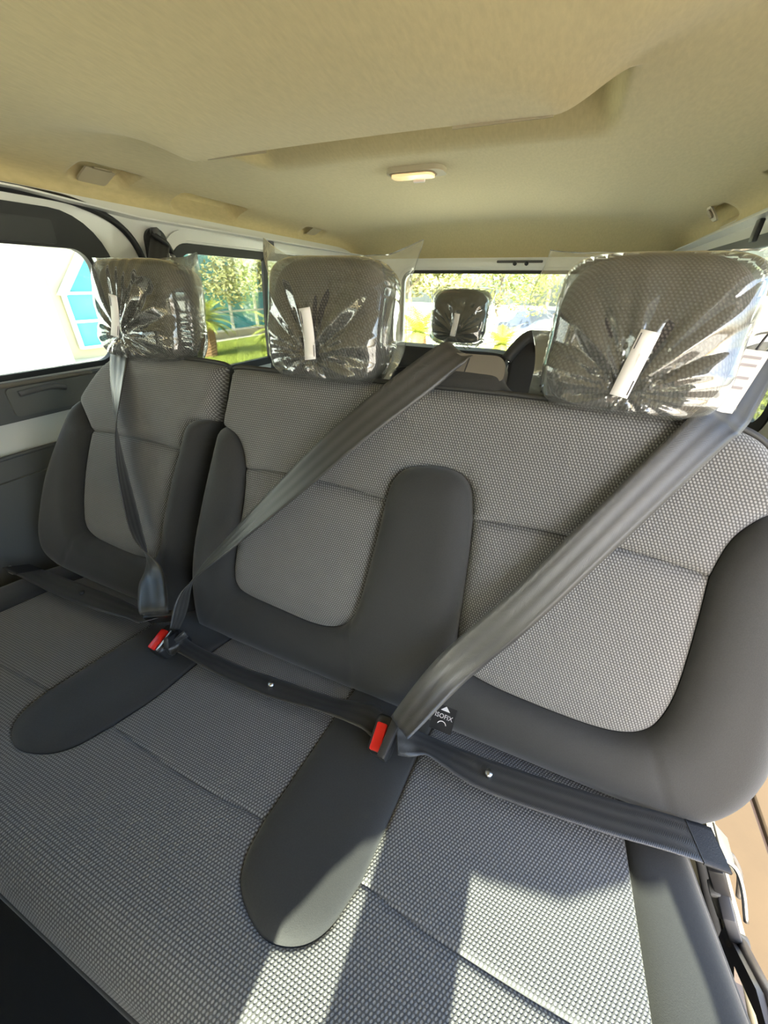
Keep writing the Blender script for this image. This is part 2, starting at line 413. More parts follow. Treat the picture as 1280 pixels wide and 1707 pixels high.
# ---- left side wall
door_hole = rrect(-0.45, 0.955, 0.915, 1.312, (0.06, 0.08, 0.15, 0.10), 8)
door_glass = rrect(-0.40, 0.885, 0.93, 1.225, (0.05, 0.05, 0.05, 0.05))
rear_hole = rrect(1.165, 2.33, 0.80, 1.268, 0.08, 8)
rear_glass = rrect(1.195, 2.29, 0.83, 1.238, 0.06, 6)
front_hole = rrect(-1.45, -0.62, 0.90, 1.30, 0.08)
outer_wall = [(-1.95, 0.0), (REAR, 0.0), (REAR, 1.335), (0.6, 1.358), (-1.15, 1.36), (-1.95, 0.95)]
wall_left = plate('wall_left', outer_wall, [door_hole, rear_hole, front_hole], wall_fn(-1), 0.04, M['paint'], step=0.06); tag(wall_left, kind='structure')
# painted raised rib round the rear quarter window
plate('window_rib', rrect(1.125, 2.37, 0.77, 1.305, 0.11, 8), [rrect(1.158, 2.337, 0.793, 1.275, 0.085, 8)], wall_fn(-1, 0.010), 0.012, M['paint'], wall_left, 0.05)
def tube_wall(name, yz, r, off, mat, parent, side=-1, **kw):
    return tube(name, [(side * (wx(z, side) - off), y, z) for y, z in yz], r, mat, parent, **kw)
tube_wall('door_seal', [(-0.6, 1.338), (0.2, 1.338), (0.75, 1.338), (0.90, 1.328), (1.00, 1.29), (1.052, 1.22), (1.068, 1.10), (1.07, 0.8), (1.07, 0.3)], 0.010, 0.004, M['rubber'], wall_left)
w1 = plate('window_1', door_hole, [door_glass], wall_fn(-1, 0.004), 0.02, M['rubber'], step=0.05); tag(w1, kind='structure')
plate('glass_pane', rrect(-0.42, 0.90, 0.92, 1.24, 0.05), [], wall_fn(-1, -0.008), 0.004, M['glass'], w1, 0.1)
plate('sliding_rail', rrect(-0.40, 0.80, 1.232, 1.285, 0.006), [], wall_fn(-1, 0.012), 0.01, M['black'], w1, 0.1)
tube_wall('sill_edge', [(-0.4, 0.922), (0.3, 0.922), (0.87, 0.922)], 0.008, -0.004, M['grey_plastic'], w1)
w2 = plate('window_2', rear_hole, [rear_glass], wall_fn(-1, 0.004), 0.02, M['rubber'], step=0.05); tag(w2, kind='structure')
plate('glass_pane', rrect(1.18, 2.30, 0.815, 1.25, 0.05), [], wall_fn(-1, -0.008), 0.004, M['glass'], w2, 0.1)
plate('divider_post', rrect(1.655, 1.685, 0.82, 1.245, 0.004), [], wall_fn(-1, 0.008), 0.012, M['rubber'], w2, 0.1)
box('clip', (-0.872, 1.70, 1.282), (0.012, 0.035, 0.055), M['grey_plastic'], w2, 0.003)
w3 = plate('window_3', front_hole, [rrect(-1.42, -0.65, 0.93, 1.27, 0.06)], wall_fn(-1, 0.004), 0.02, M['rubber'], step=0.06); tag(w3, kind='structure')
plate('glass_pane', rrect(-1.43, -0.64, 0.92, 1.28, 0.06), [], wall_fn(-1, -0.008), 0.004, M['glass'], w3, 0.1)
# trim on the sliding door, below the window
plate('door_panel', rrect(-0.45, 0.98, 0.815, 0.908, 0.02), [], wall_fn(-1, 0.030), 0.03, M['panel'], wall_left, 0.05)
tube_wall('panel_ledge', [(-0.45, 0.909), (0.3, 0.909), (0.74, 0.907), (0.76, 0.900)], 0.007, 0.026, M['mid_plastic'], wall_left)
hp = plate('handle_panel', rrect(0.545, 0.93, 0.828, 0.902, 0.012), [], wall_fn(-1, 0.038), 0.01, M['panel2'], wall_left, 0.05)
tube_wall('pull_handle', [(0.57, 0.885), (0.62, 0.889), (0.66, 0.888), (0.685, 0.880)], 0.0075, 0.042, M['grey_plastic'], hp)
plate('lower_panel', [(-0.45, 0.02), (1.02, 0.02), (1.02, 0.728), (-0.45, 0.728)], [], wall_fn(-1, 0.030), 0.03, M['panel2'], wall_left, 0.08)
tube_wall('panel_ledge', [(-0.45, 0.73), (0.3, 0.73), (1.02, 0.73)], 0.006, 0.026, M['panel'], wall_left)
plate('panel_step', [(-0.45, 0.02), (1.0, 0.02), (1.0, 0.672), (-0.45, 0.672)], [], wall_fn(-1, 0.042), 0.014, M['panel2'], wall_left, 0.08)
plate('quarter_panel', [(1.09, 0.02), (REAR - 0.02, 0.02), (REAR - 0.02, 0.77), (1.09, 0.77)], [], wall_fn(-1, 0.030), 0.03, M['panel2'], wall_left, 0.1)

# ---- right side wall (sliding door is open: no panel in front of the pillar)
rear_hole_r = rrect(1.13, 2.33, 0.84, 1.280, 0.08, 8)
wall_right = plate('wall_right', [(0.78, 0.16), (REAR, 0.0), (REAR, 1.335), (0.6, 1.358), (-0.40, 1.36), (-0.40, 1.345), (0.62, 1.345), (0.74, 1.30), (0.80, 1.20), (0.83, 0.9), (0.80, 0.4)], [rear_hole_r], wall_fn(1), 0.04, M['paint'], step=0.06); tag(wall_right, kind='structure')
w4 = plate('window_4', rear_hole_r, [rrect(1.16, 2.29, 0.87, 1.252, 0.06, 6)], wall_fn(1, 0.004), 0.02, M['rubber'], step=0.05); tag(w4, kind='structure')
plate('glass_pane', rrect(1.145, 2.30, 0.855, 1.265, 0.05), [], wall_fn(1, -0.008), 0.004, M['glass'], w4, 0.1)
box('clip', (0.815, 1.52, 1.285), (0.012, 0.03, 0.05), M['black'], w4, 0.003)
plate('quarter_panel', [(0.86, 0.10), (REAR - 0.02, 0.02), (REAR - 0.02, 0.83), (0.86, 0.83)], [], wall_fn(1, 0.030), 0.03, M['panel2'], wall_right, 0.1)
wfr = plate('wall_front_right', [(-1.95, 0.0), (-0.40, 0.0), (-0.40, 1.50), (-1.15, 1.50), (-1.95, 0.95)], [rrect(-1.45, -0.62, 0.90, 1.30, 0.08)], wall_fn(1), 0.04, M['paint'], step=0.08); tag(wfr, kind='structure')
w5 = plate('window_5', rrect(-1.46, -0.61, 0.89, 1.31, 0.08), [], wall_fn(1, -0.008), 0.004, M['glass'], step=0.1); tag(w5, kind='structure')
# door sill: painted outer lip and step
sill = plate('trim_2', [(0.88, -0.5), (0.965, -0.5), (0.965, 0.9), (0.88, 0.9)], [], lambda x, y, h: (x, y, 0.005 + h), 0.30, M['sill'], step=0.1); tag(sill, kind='structure')
tube('sill_lip', [(0.93, -0.5, 0.165), (0.93, 0.2, 0.158), (0.932, 0.45, 0.15), (0.935, 0.66, 0.14), (0.94, 0.82, 0.16)], 0.013, M['sill'], sill)
plate('sill_web', [(-0.5, 0.0), (0.82, 0.0), (0.82, 0.155), (-0.5, 0.16)], [], lambda y, z, h: (0.935 + h, y, z), 0.012, M['sill'], sill, 0.1)
tube('sill_seal', [(0.915, -0.5, 0.13), (0.915, 0.2, 0.125), (0.917, 0.45, 0.118), (0.92, 0.66, 0.108), (0.925, 0.82, 0.12)], 0.012, M['rubber'], sill)

# ---- tailgate
def rear_fn(off=0.0): return lambda x, z, h: (x, REAR - off - h, z)
tg_hole = rrect(-0.585, 0.60, 0.74, 1.222, 0.07, 8)
wall_rear = plate('wall_rear', [(-0.95, -0.05), (0.92, -0.05), (0.92, 1.50), (-0.95, 1.50)], [tg_hole], rear_fn(), 0.05, M['white_paint'], step=0.08); tag(wall_rear, kind='structure')
plate('gate_frame', rrect(-0.66, 0.68, 0.68, 1.272, 0.10, 8), [rrect(-0.612, 0.628, 0.72, 1.243, 0.08, 8)], rear_fn(0.02), 0.02, M['white_paint'], wall_rear, 0.06)
w6 = plate('window_6', rrect(-0.592, 0.607, 0.735, 1.229, 0.07, 8), [rrect(-0.575, 0.59, 0.752, 1.212, 0.055, 8)], rear_fn(0.006), 0.012, M['rubber'], step=0.06); tag(w6, kind='structure')
plate('glass_pane', rrect(-0.59, 0.605, 0.737, 1.227, 0.06, 6), [], rear_fn(-0.01), 0.004, M['glass'], w6, 0.15)
lt = thing('gate_latch', 'small dark latch above the tailgate window', 'latch', (0.10, REAR - 0.05, 1.268))
plate('plate', rrect(-0.02, 0.22, 1.262, 1.274, 0.004), [], rear_fn(0.045), 0.008, M['grey_plastic'], lt, 0.05)
for x in (0.08, 0.14): tube('bolt', [(x, REAR - 0.05, 1.258), (x, REAR - 0.07, 1.258)], 0.010, M['black'], lt, smooth_path=False)

# ---- front end: windscreen, scuttle, header and parts added to block light
wfront = plate('wall_front', [(-0.93, 0.0), (0.90, 0.0), (0.90, 0.86), (-0.93, 0.86)], [], lambda x, z, h: (x, -1.92 + h, z), 0.05, M['panel'], step=0.2); tag(wfront, kind='structure')
ws = plate('window_7', [(-0.86, 0), (0.82, 0), (0.80, 1), (-0.84, 1)], [], lambda x, t, h: (x, -1.90 + 0.78 * t, 0.86 + 0.56 * t + h), 0.005, M['glass'], step=0.2); tag(ws, kind='structure')
db = thing('dashboard', 'dark dashboard added unseen to block light rising through the windscreen', 'dashboard', (0, -1.6, 0.4))  # out of view, added to keep ground bounce off the ceiling
o = plate('dash_body', cv([(-1.86, 0.45), (-1.86, 0.84), (-1.60, 0.885), (-1.36, 0.86), (-1.30, 0.78), (-1.36, 0.55), (-1.50, 0.45)], 6), [], lambda y, z, h: (0.80 + h, y, z), 1.64, M['panel'], db, 0.1)
tube('steering_wheel', [(0.55 + 0.19 * math.cos(t), -1.22 - 0.09 * math.sin(t), 0.80 + 0.16 * math.sin(t)) for t in np.linspace(0, 2 * math.pi, 24, endpoint=False)], 0.014, M['black'], db, 8, 2, True)
tube('steering_column', [(0.55, -1.24, 0.79), (0.55, -1.40, 0.70)], 0.03, M['black'], db, 8, smooth_path=False)
bn = plate('bonnet', [(-0.86, -2.85), (0.84, -2.85), (0.84, -1.93), (-0.86, -1.93)], [], lambda x, y, h: (x, y, 0.84 - 0.22 * ((-1.93 - y) / 0.92) ** 1.3 - 0.05 * abs(x) ** 3 + h), 0.02, M['grey_plastic'], None, 0.1); tag(bn, kind='structure')  # unseen bonnet added to block ground light through the windscreen
# header rail, out of view: lower edge shaped to outline the sun patches
hd = plate('trim_3', [(-0.93, 1.25), (0.28, 1.25), (0.335, 1.315), (0.36, 1.335), (0.44, 1.342), (0.52, 1.340), (0.62, 1.350), (0.70, 1.375), (0.76, 1.40), (0.90, 1.40), (0.90, 1.57), (-0.93, 1.57)], [], lambda x, z, h: (x, -1.12 + h, z), 0.03, M['head_trim'], step=0.1); tag(hd, kind='structure')

ap4 = plate('added_trim', [(0.756, 0.86), (0.772, 1.10), (0.778, 1.19), (0.752, 1.235), (0.748, 1.27), (0.772, 1.315), (0.765, 1.36), (0.748, 1.40), (0.752, 1.45), (0.90, 1.45), (0.90, 0.86)], [], lambda x, z, h: (x, -1.13 + h, z), 0.03, M['head_trim'], step=0.1); tag(ap4, kind='structure')  # unseen pillar trim added, uneven edge bounds the sun patch on the right
# ---- outlet recess flaps, coat hook, dome lamp in the headliner
hk = thing('hook_flap', 'folded beige coat hook flap in the headliner above the sliding door', 'hook', (-0.85, 0.925, 1.375))
plate('flap', rrect(0.885, 0.965, 1.377, 1.401, (0.009, 0.006, 0.002, 0.002)), [], lambda y, z, h: (-0.858 + (z - 1.377) * 2.3 + h, y, z - h * 0.4), 0.006, M['head_trim'], hk, 0.01)
box('hinge', (-0.800, 0.925, 1.402), (0.012, 0.05, 0.004), M['head_dark'], hk, 0.002)
hk2 = thing('hook_flap', 'small beige coat hook flap above the left rear side window', 'hook', (-0.85, 2.02, 1.365))
plate('flap', rrect(1.985, 2.065, 1.362, 1.384, (0.008, 0.008, 0.003, 0.003)), [], lambda y, z, h: (-0.868 + (z - 1.362) * 1.9 + h, y, z), 0.006, M['head_trim'], hk2, 0.01)
hk3 = thing('hook_flap', 'small beige coat hook set into the headliner above the right rear window', 'hook', (0.79, 1.92, 1.365))
plate('flap', rrect(1.89, 1.95, 1.35, 1.388, 0.012), [], lambda y, z, h: (0.792 - (z - 1.35) * 0.8 - h, y, z), 0.006, M['head_trim'], hk3, 0.01)
plate('slot', rrect(1.905, 1.935, 1.358, 1.380, 0.006), [], lambda y, z, h: (0.785 - (z - 1.35) * 0.8 - h, y, z), 0.004, M['head_dark'], hk3, 0.01)
dl = thing('dome_lamp', 'small rectangular dome lamp with a warm lens in the headliner', 'lamp', (-0.06, 1.32, 1.41))
m_, n_, b_ = new_mat('warm_lens'); b_.inputs['Base Color'].default_value = (0.9, 0.62, 0.35, 1); b_.inputs['Emission Color'].default_value = (1.0, 0.62, 0.28, 1); b_.inputs['Emission Strength'].default_value = 0.28; b_.inputs['Roughness'].default_value = 0.2
DR = Matrix.Rotation(0.0, 3, 'Z')
plate('bezel', rrect(-0.155, 0.012, 1.305, 1.393, 0.03), [], lambda x, y, h: (x, y, 1.4225 - h), 0.012, M['head_trim'], dl, 0.03)
plate('lens', rrect(-0.143, -0.020, 1.322, 1.375, 0.018), [], lambda x, y, h: (x, y, 1.4155 - h), 0.008, m_, dl, 0.03)
plate('recess', rrect(-0.148, -0.014, 1.314, 1.381, 0.022), [], lambda x, y, h: (x, y, 1.421 - h), 0.003, M['head_dark'], dl, 0.03)
box('switch', (-0.075, 1.385, 1.4155), (0.035, 0.010, 0.010), M['label'], dl, 0.002)

# ================================================================== seat benches
ZJ, YJ = 0.45, 0.4375
TB, TC = math.radians(20), math.radians(8)
def back_fn(u, v, h):
    return (u, YJ + v * math.sin(TB) - h * math.cos(TB), ZJ + v * math.cos(TB) + h * math.sin(TB))
V0, RF = 0.410, 0.050
def cush_fn(u, v, h):
    # flat until V0, then rolled down over the front edge
    if v <= V0: a, bb, nn = v, 0.0, 0.0
    n0 = (0.0, math.sin(TC), math.cos(TC)); t0 = (0.0, -math.cos(TC), math.sin(TC))
    if v <= V0:
        p, q = v, h
    else:
        s = (v - V0) / RF
        amax = math.radians(85)
        if s <= amax: p, q = V0 + (RF + h) * math.sin(s), (RF + h) * math.cos(s) - RF
        else:
            e = (v - V0) - amax * RF
            p = V0 + (RF + h) * math.sin(amax) + e * math.cos(amax); q = (RF + h) * math.cos(amax) - RF - e * math.sin(amax)
    return (u, YJ + t0[1] * p + n0[1] * q, ZJ + t0[2] * p + n0[2] * q)

def rnd(d, R):
    t = np.clip(1 - d / R, 0, 1); return R * (1 - np.sqrt(np.clip(1 - t * t, 0, 1)))
def panel(name, loop, fn, mat, parent, outline=None, Ro=0.035, seam=0.006, sw=0.006, A=0.0, R=0.05, step=0.009, grooves=(), base=None, uvo=(0, 0)):
    V, F = fill(loop, [], step, (0.0022, 0.0055))
    d = dist_lines(V, resample(loop, step))
    h = -seam * np.exp(-d / sw)
    if A:
        t = np.clip(1 - d / R, 0, 1); h = h + A * np.sqrt(np.clip(1 - t * t, 0, 1))
    for g, dep, w in grooves:
        dg = dist_lines(V, np.array(g), False); h = h - dep * np.exp(-(dg / w) ** 1.2)
    if outline is not None: h = h - rnd(dist_lines(V, outline), Ro)
    if base is not None: h = h + base(V[:, 0], V[:, 1])
    P = [fn(p[0], p[1], q) for p, q in zip(V, h)]
    return mesh(name, P, F, mat, parent, True, V + np.array(uvo))

bench = thing('bench_seat', 'three place grey knit bench seat with charcoal bolsters and a split backrest', 'bench seat', (0, 0.25, 0.0))
# --- shared seam curves of the backrest, in metres (u across, v up the backrest)
gapR = [(-0.245, -0.015), (-0.262, 0.029), (-0.272, 0.10), (-0.268, 0.192), (-0.250, 0.297), (-0.232, 0.395), (-0.219, 0.466)]
gapRu = [(-0.219, 0.466), (-0.213, 0.51), (-0.207, 0.575)]
K1, K2, K3, K4 = (-0.136, 0.387), (0.185, 0.386), (0.342, 0.385), (0.673, 0.379)
bolML = cv([gapR[-1], (-0.19, 0.461), (-0.163, 0.446), (-0.145, 0.418), K1])
seamM = cv([K1, (-0.043, 0.395), (0.08, 0.394), K2])
insM = cv([K1, (-0.134, 0.323), (-0.142, 0.226), (-0.147, 0.155), (-0.138, 0.124), (-0.108, 0.108), (-0.017, 0.100), (0.06, 0.096), (0.112, 0.104), (0.145, 0.130), (0.162, 0.175), (0.177, 0.29), K2])
bolC = cv([K2, (0.192, 0.424), (0.214, 0.449), (0.26, 0.461), (0.304, 0.457), (0.329, 0.434), K3])
seamR = cv([K3, (0.401, 0.390), (0.52, 0.392), (0.6, 0.388), K4])
insR = cv([K3, (0.347, 0.33), (0.353, 0.24), (0.358, 0.16), (0.376, 0.118), (0.42, 0.102), (0.5, 0.095), (0.587, 0.094), (0.636, 0.103), (0.665, 0.125), (0.678, 0.165), (0.681, 0.22), (0.677, 0.314), K4])
bolR = cv([K4, (0.681, 0.425), (0.694, 0.453), (0.715, 0.476), (0.742, 0.485)])
topB = cv([(-0.207, 0.575), (-0.195, 0.588), (-0.03, 0.588), (0.14, 0.590), (0.36, 0.592), (0.49, 0.590), (0.61, 0.588), (0.675, 0.576), (0.712, 0.545), (0.742, 0.485)])
outR = cv([(0.742, 0.485), (0.768, 0.41), (0.792, 0.32), (0.812, 0.22), (0.822, 0.13), (0.814, 0.065), (0.792, 0.018), (0.765, -0.010), (0.733, -0.022), (0.66, -0.026), (0.5, -0.026), (0.2, -0.026), (-0.1, -0.026), (-0.215, -0.024), (-0.245, -0.015)])
gR, gRu = cv(gapR), cv(gapRu)
outB = gR + gRu[1:] + topB[1:] + outR[1:-1]
OB = resample(outB, 0.012)
lumb = lambda u, v: 0.012 * np.sin(np.clip(v / 0.58, 0, 1) * math.pi)
rv = lambda c: c[::-1]
sg = lambda a, b: [a, ((a[0] + b[0]) / 2, (a[1] + b[1]) / 2), b]
g_list = ((sg((0.661, 0.118), (0.735, -0.03)), 0.004, 0.004), (sg((0.152, 0.14), (0.185, -0.03)), 0.003, 0.004), (sg((0.362, 0.135), (0.335, -0.03)), 0.003, 0.004), (sg((-0.138, 0.126), (-0.19, 0.02)), 0.003, 0.004))
panel('backrest_bolster', gR + bolML[1:] + insM[1:] + bolC[1:] + insR[1:] + bolR[1:] + outR[1:-1], back_fn, M['dark'], bench, OB, 0.05, 0.005, 0.005, 0.030, 0.055, 0.008, g_list, lumb)
panel('backrest_upper_cloth', gRu + topB[1:] + rv(bolR)[1:] + rv(seamR)[1:] + rv(bolC)[1:] + rv(seamM)[1:] + rv(bolML)[1:-1], back_fn, M['knit'], bench, OB, 0.03, 0.007, 0.007, 0.006, 0.03, 0.008, (), lumb)
panel('backrest_insert', seamM + rv(insM)[1:-1], back_fn, M['knit'], bench, None, 0, 0.008, 0.008, 0.008, 0.04, 0.008, (), lumb)
panel('backrest_insert', seamR + rv(insR)[1:-1], back_fn, M['knit'], bench, None, 0, 0.008, 0.008, 0.008, 0.04, 0.008, (), lumb)
# single place section (beside the closed sliding door)
gapL = [(-0.262, -0.015), (-0.279, 0.029), (-0.289, 0.10), (-0.285, 0.192), (-0.267, 0.297), (-0.249, 0.395), (-0.236, 0.472)]
gapLu = [(-0.236, 0.472), (-0.229, 0.51), (-0.224, 0.575)]
A1, A2, A0 = (-0.619, 0.397), (-0.312, 0.395), (-0.682, 0.476)
bolLL = cv([A0, (-0.648, 0.435), A1])
seamL = cv([A1, (-0.488, 0.402), (-0.4, 0.401), A2])
insL = cv([A1, (-0.634, 0.34), (-0.648, 0.265), (-0.656, 0.18), (-0.648, 0.138), (-0.62, 0.118), (-0.585, 0.111), (-0.5, 0.105), (-0.43, 0.107), (-0.39, 0.120), (-0.367, 0.152), (-0.351, 0.234), (-0.33, 0.33), A2])
bolLR = cv([A2, (-0.303, 0.44), (-0.290, 0.461), (-0.265, 0.471), (-0.236, 0.472)])
topA = cv([(-0.224, 0.575), (-0.236, 0.590), (-0.342, 0.594), (-0.532, 0.590), (-0.59, 0.572), (-0.632, 0.535), A0])
outL = cv([A0, (-0.738, 0.377), (-0.793, 0.271), (-0.833, 0.161), (-0.850, 0.085), (-0.836, 0.022), (-0.780, -0.014), (-0.672, -0.024), (-0.5, -0.026), (-0.3, -0.024), (-0.262, -0.015)])
gL, gLu = cv(gapL), cv(gapLu)
outA = gL + gLu[1:] + topA[1:] + outL[1:-1]
OA = resample(outA, 0.012)
panel('backrest_bolster', gL + rv(bolLR)[1:] + rv(insL)[1:] + rv(bolLL)[1:] + outL[1:-1], back_fn, M['dark'], bench, OA, 0.045, 0.005, 0.005, 0.028, 0.055, 0.008, ((sg((-0.645, 0.13), (-0.72, 0.02)), 0.003, 0.004),), lumb)
panel('backrest_upper_cloth', gLu + topA[1:] + bolLL[1:] + seamL[1:] + bolLR[1:-1], back_fn, M['knit'], bench, OA, 0.03, 0.007, 0.007, 0.006, 0.03, 0.008, (), lumb)
panel('backrest_insert', seamL + rv(insL)[1:-1], back_fn, M['knit'], bench, None, 0, 0.008, 0.008, 0.008, 0.04, 0.008, (), lumb)
# shells behind the covers, top piping
def inset(loop, k):
    c = np.mean(loop, 0); return [(c[0] + (p[0] - c[0]) * k[0], c[1] + (p[1] - c[1]) * k[1]) for p in loop]
def back_off(off): return lambda u, v, h: back_fn(u, v, h + off)
plate('backrest_shell', outB, [], back_off(-0.026), 0.09, M['shell'], bench, 0.03)
plate('backrest_shell', outA, [], back_off(-0.026), 0.09, M['shell'], bench, 0.03)
tube('top_piping', [back_fn(p[0], p[1] + 0.002, -0.024) for p in topB[4:-10]], 0.005, M['shell'], bench, 6, 1, smooth_path=False)
tube('top_piping', [back_fn(p[0], p[1] + 0.002, -0.024) for p in topA[4:-14]], 0.005, M['shell'], bench, 6, 1, smooth_path=False)
# row of stitches on the top edge near the open door
SV, SF = [], []
for i in range(46):
    u = 0.36 + 0.29 * i / 45
    if 0.42 < u < 0.44: continue
    c = Vector(back_fn(u, 0.594 if u < 0.61 else 0.594 - 0.10 * (u - 0.61), -0.030)); s = len(SV)
    for dx, dz in ((-0.0022, -0.001), (0.0022, -0.001), (0.0022, 0.001), (-0.0022, 0.001)):
        for q in (0, 1): SV.append(c + Vector((dx, dz + 0.001 * q, dz + 0.0026 - 0.002 * q)))
    for f in ((0, 2, 4, 6), (1, 7, 5, 3), (0, 1, 3, 2), (2, 3, 5, 4), (4, 5, 7, 6), (6, 7, 1, 0)): SF.append(tuple(s + k for k in f))
tag(mesh('top_stitching', SV, SF, M['stitch'], bench, False), kind='stuff')

# --- cushion panels
cL = cv([(-0.322, -0.05), (-0.322, 0.1), (-0.325, 0.275)], 6)
cLt = cv([(-0.325, 0.275), (-0.318, 0.315), (-0.295, 0.347), (-0.25, 0.362), (-0.205, 0.352), (-0.172, 0.325), (-0.153, 0.272)])
cLr = cv([(-0.153, 0.272), (-0.14, 0.2), (-0.138, 0.1), (-0.132, -0.05)], 6)
cR = cv([(0.183, -0.05), (0.178, 0.1), (0.172, 0.277)], 6)
cRt = cv([(0.172, 0.277), (0.178, 0.322), (0.198, 0.352), (0.245, 0.372), (0.285, 0.364), (0.312, 0.336), (0.328, 0.280)])
cRr = cv([(0.328, 0.280), (0.335, 0.19), (0.340, 0.1), (0.355, -0.05)], 6)
sL = cv([(-0.668, 0.268), (-0.5, 0.276), (-0.325, 0.275)])
sM = cv([(-0.153, 0.272), (-0.06, 0.279), (0.06, 0.282), (0.172, 0.277)])
sR = cv([(0.328, 0.280), (0.42, 0.289), (0.55, 0.291), (0.660, 0.286)])
eR = cv([(0.655, -0.05), (0.657, 0.1), (0.660, 0.286)], 6); eR2 = [(0.660, 0.286), (0.668, 0.51)]
eL = cv([(-0.665, -0.05), (-0.666, 0.1), (-0.668, 0.268)], 6); eL2 = [(-0.668, 0.268), (-0.675, 0.51)]
cout = [(-0.78, -0.05), (0.735, -0.05), (0.752, 0.1), (0.768, 0.22), (0.785, 0.40), (0.79, 0.51), (-0.80, 0.51), (-0.795, 0.40), (-0.785, 0.2)]
OC = [(-0.78, -0.3), (0.72, -0.3), (0.735, -0.05), (0.752, 0.1), (0.768, 0.22), (0.785, 0.40), (0.79, 0.9), (-0.80, 0.9), (-0.795, 0.40), (-0.785, 0.2)]
cb = lambda u, v: 0.004 * np.cos(u * 4) - 0.012 * np.clip((0.06 - v) / 0.1, 0, 1)
pa = dict(outline=OC, Ro=0.03, seam=0.0035, sw=0.0022, A=0.001, R=0.012, step=0.0085, base=cb)
panel('cushion_cloth', eL + sL[1:] + rv(cL)[1:], cush_fn, M['knit'], bench, **pa)
panel('cushion_cloth', rv(cLr) + sM[1:] + rv(cR)[1:], cush_fn, M['knit'], bench, **pa)
panel('cushion_cloth', rv(cRr) + sR[1:] + rv(eR)[1:], cush_fn, M['knit'], bench, **pa)
panel('cushion_front_cloth', sL + cLt[1:] + sM[1:] + cRt[1:] + sR[1:] + eR2[1:] + [(0.0, 0.51)] + rv(eL2)[:-1], cush_fn, M['knit'], bench, **pa)
pb = dict(outline=OC, Ro=0.03, seam=0.004, sw=0.005, A=0.012, R=0.05, step=0.0085, base=cb)
panel('cushion_bolster', cL + cLt[1:] + cLr[1:], cush_fn, M['dark'], bench, **pb)
panel('cushion_bolster', cR + cRt[1:] + cRr[1:], cush_fn, M['dark'], bench, **pb)
panel('cushion_side', eR + eR2[1:] + [(0.79, 0.51), (0.785, 0.40), (0.768, 0.22), (0.752, 0.1), (0.735, -0.05)], cush_fn, M['dark'], bench, **pb)
panel('cushion_side', rv([(-0.80, 0.51), (-0.795, 0.40), (-0.785, 0.2), (-0.78, -0.05)]) [::-1] + eL[0:1] + eL[1:] + eL2[1:], cush_fn, M['dark'], bench, **pb)
tube('front_piping', [cush_fn(u, 0.505, 0.002) for u in np.linspace(-0.79, 0.78, 30)], 0.005, M['dark'], bench, 6, 1, smooth_path=False)
tube('side_piping', [cush_fn(p[0] + 0.001, p[1], -0.030) for p in ((0.735, -0.05), (0.752, 0.1), (0.768, 0.22), (0.785, 0.40), (0.788, 0.47), (0.79, 0.53))], 0.005, M['dark'], bench, 6, 6)
def cush_off(off): return lambda u, v, h: cush_fn(u, v, h + off)
# seat pan under the covers and dark seat base
plate('seat_pan', [(-0.775, -0.08), (0.73, -0.08), (0.748, 0.1), (0.766, 0.25), (0.78, 0.43), (-0.79, 0.43), (-0.78, 0.2)], [], lambda u, v, h: cush_fn(u, v, h - 0.034), 0.06, M['shell'], bench, 0.05)
for x in (-0.55, 0.0, 0.55):
    box('seat_leg', (x, 0.30, 0.20), (0.08, 0.30, 0.40), M['black'], bench, 0.01)

# --- headrests
def headrest_geo(w, h, t, n=18):
    V, F, idx = [], [], {}
    def vert(p):
        k = tuple(round(c, 5) for c in p)
        if k in idx: return idx[k]
        x, y, z = p; e = 4.2
        r = (abs(x) ** e + abs(y) ** e + abs(z) ** e) ** (-1 / e); x, y, z = x * r, y * r, z * r
        wd = w / 2 * (1.0 - 0.07 * max(0, z) ** 2 - 0.03 * max(0, -z) ** 2)
        X = x * wd; Z = z * h / 2 + 0.006 * (1 - x * x) * (z > 0) * z; Y = y * t / 2 * (1 - 0.18 * max(0, -z))
        if y < 0: Y -= 0.010 * (1 - x * x) * (1 - z * z); Y += 0.003 * math.exp(-((z + 0.05 + 0.10 * x * x) / 0.035) ** 2)
        idx[k] = len(V); V.append((X, Y, Z)); return idx[k]
    for ax in range(3):
        for s in (-1, 1):
            for i in range(n):
                for j in range(n):
                    q = []
                    for a, b in ((i, j), (i + 1, j), (i + 1, j + 1), (i, j + 1)):
                        c = [0, 0, 0]; c[ax] = s; c[(ax + 1) % 3] = -1 + 2 * a / n; c[(ax + 2) % 3] = -1 + 2 * b / n; q.append(vert(c))
                    F.append(tuple(q) if s > 0 else tuple(q[::-1]))
    return V, F
HV, HF = headrest_geo(0.226, 0.192, 0.105)
def place(V, c, tilt, yaw=0.0, sc=1.0):
    R = Matrix.Rotation(yaw, 3, 'Z') @ Matrix.Rotation(-tilt, 3, 'X')
    return [R @ (Vector(v) * sc) + Vector(c) for v in V]
HT = math.radians(10)
HEADS = [(-0.455, 0.690, 1.086, 0.06), (0.018, 0.690, 1.086, 0.0), (0.514, 0.690, 1.086, -0.05)]
for (x, y, z, yaw) in HEADS:
    hr = mesh('headrest', place(HV, (x, y, z), HT, yaw), HF, M['knit_head'], bench, True, [(v[0], v[2] + v[1]) for v in HV])
    for s in (-0.06, 0.06): tube('headrest_post', [(x + s, y + 0.012, z - 0.06), (x + s, y, z - 0.13)], 0.006, M['steel'], bench, smooth_path=False)

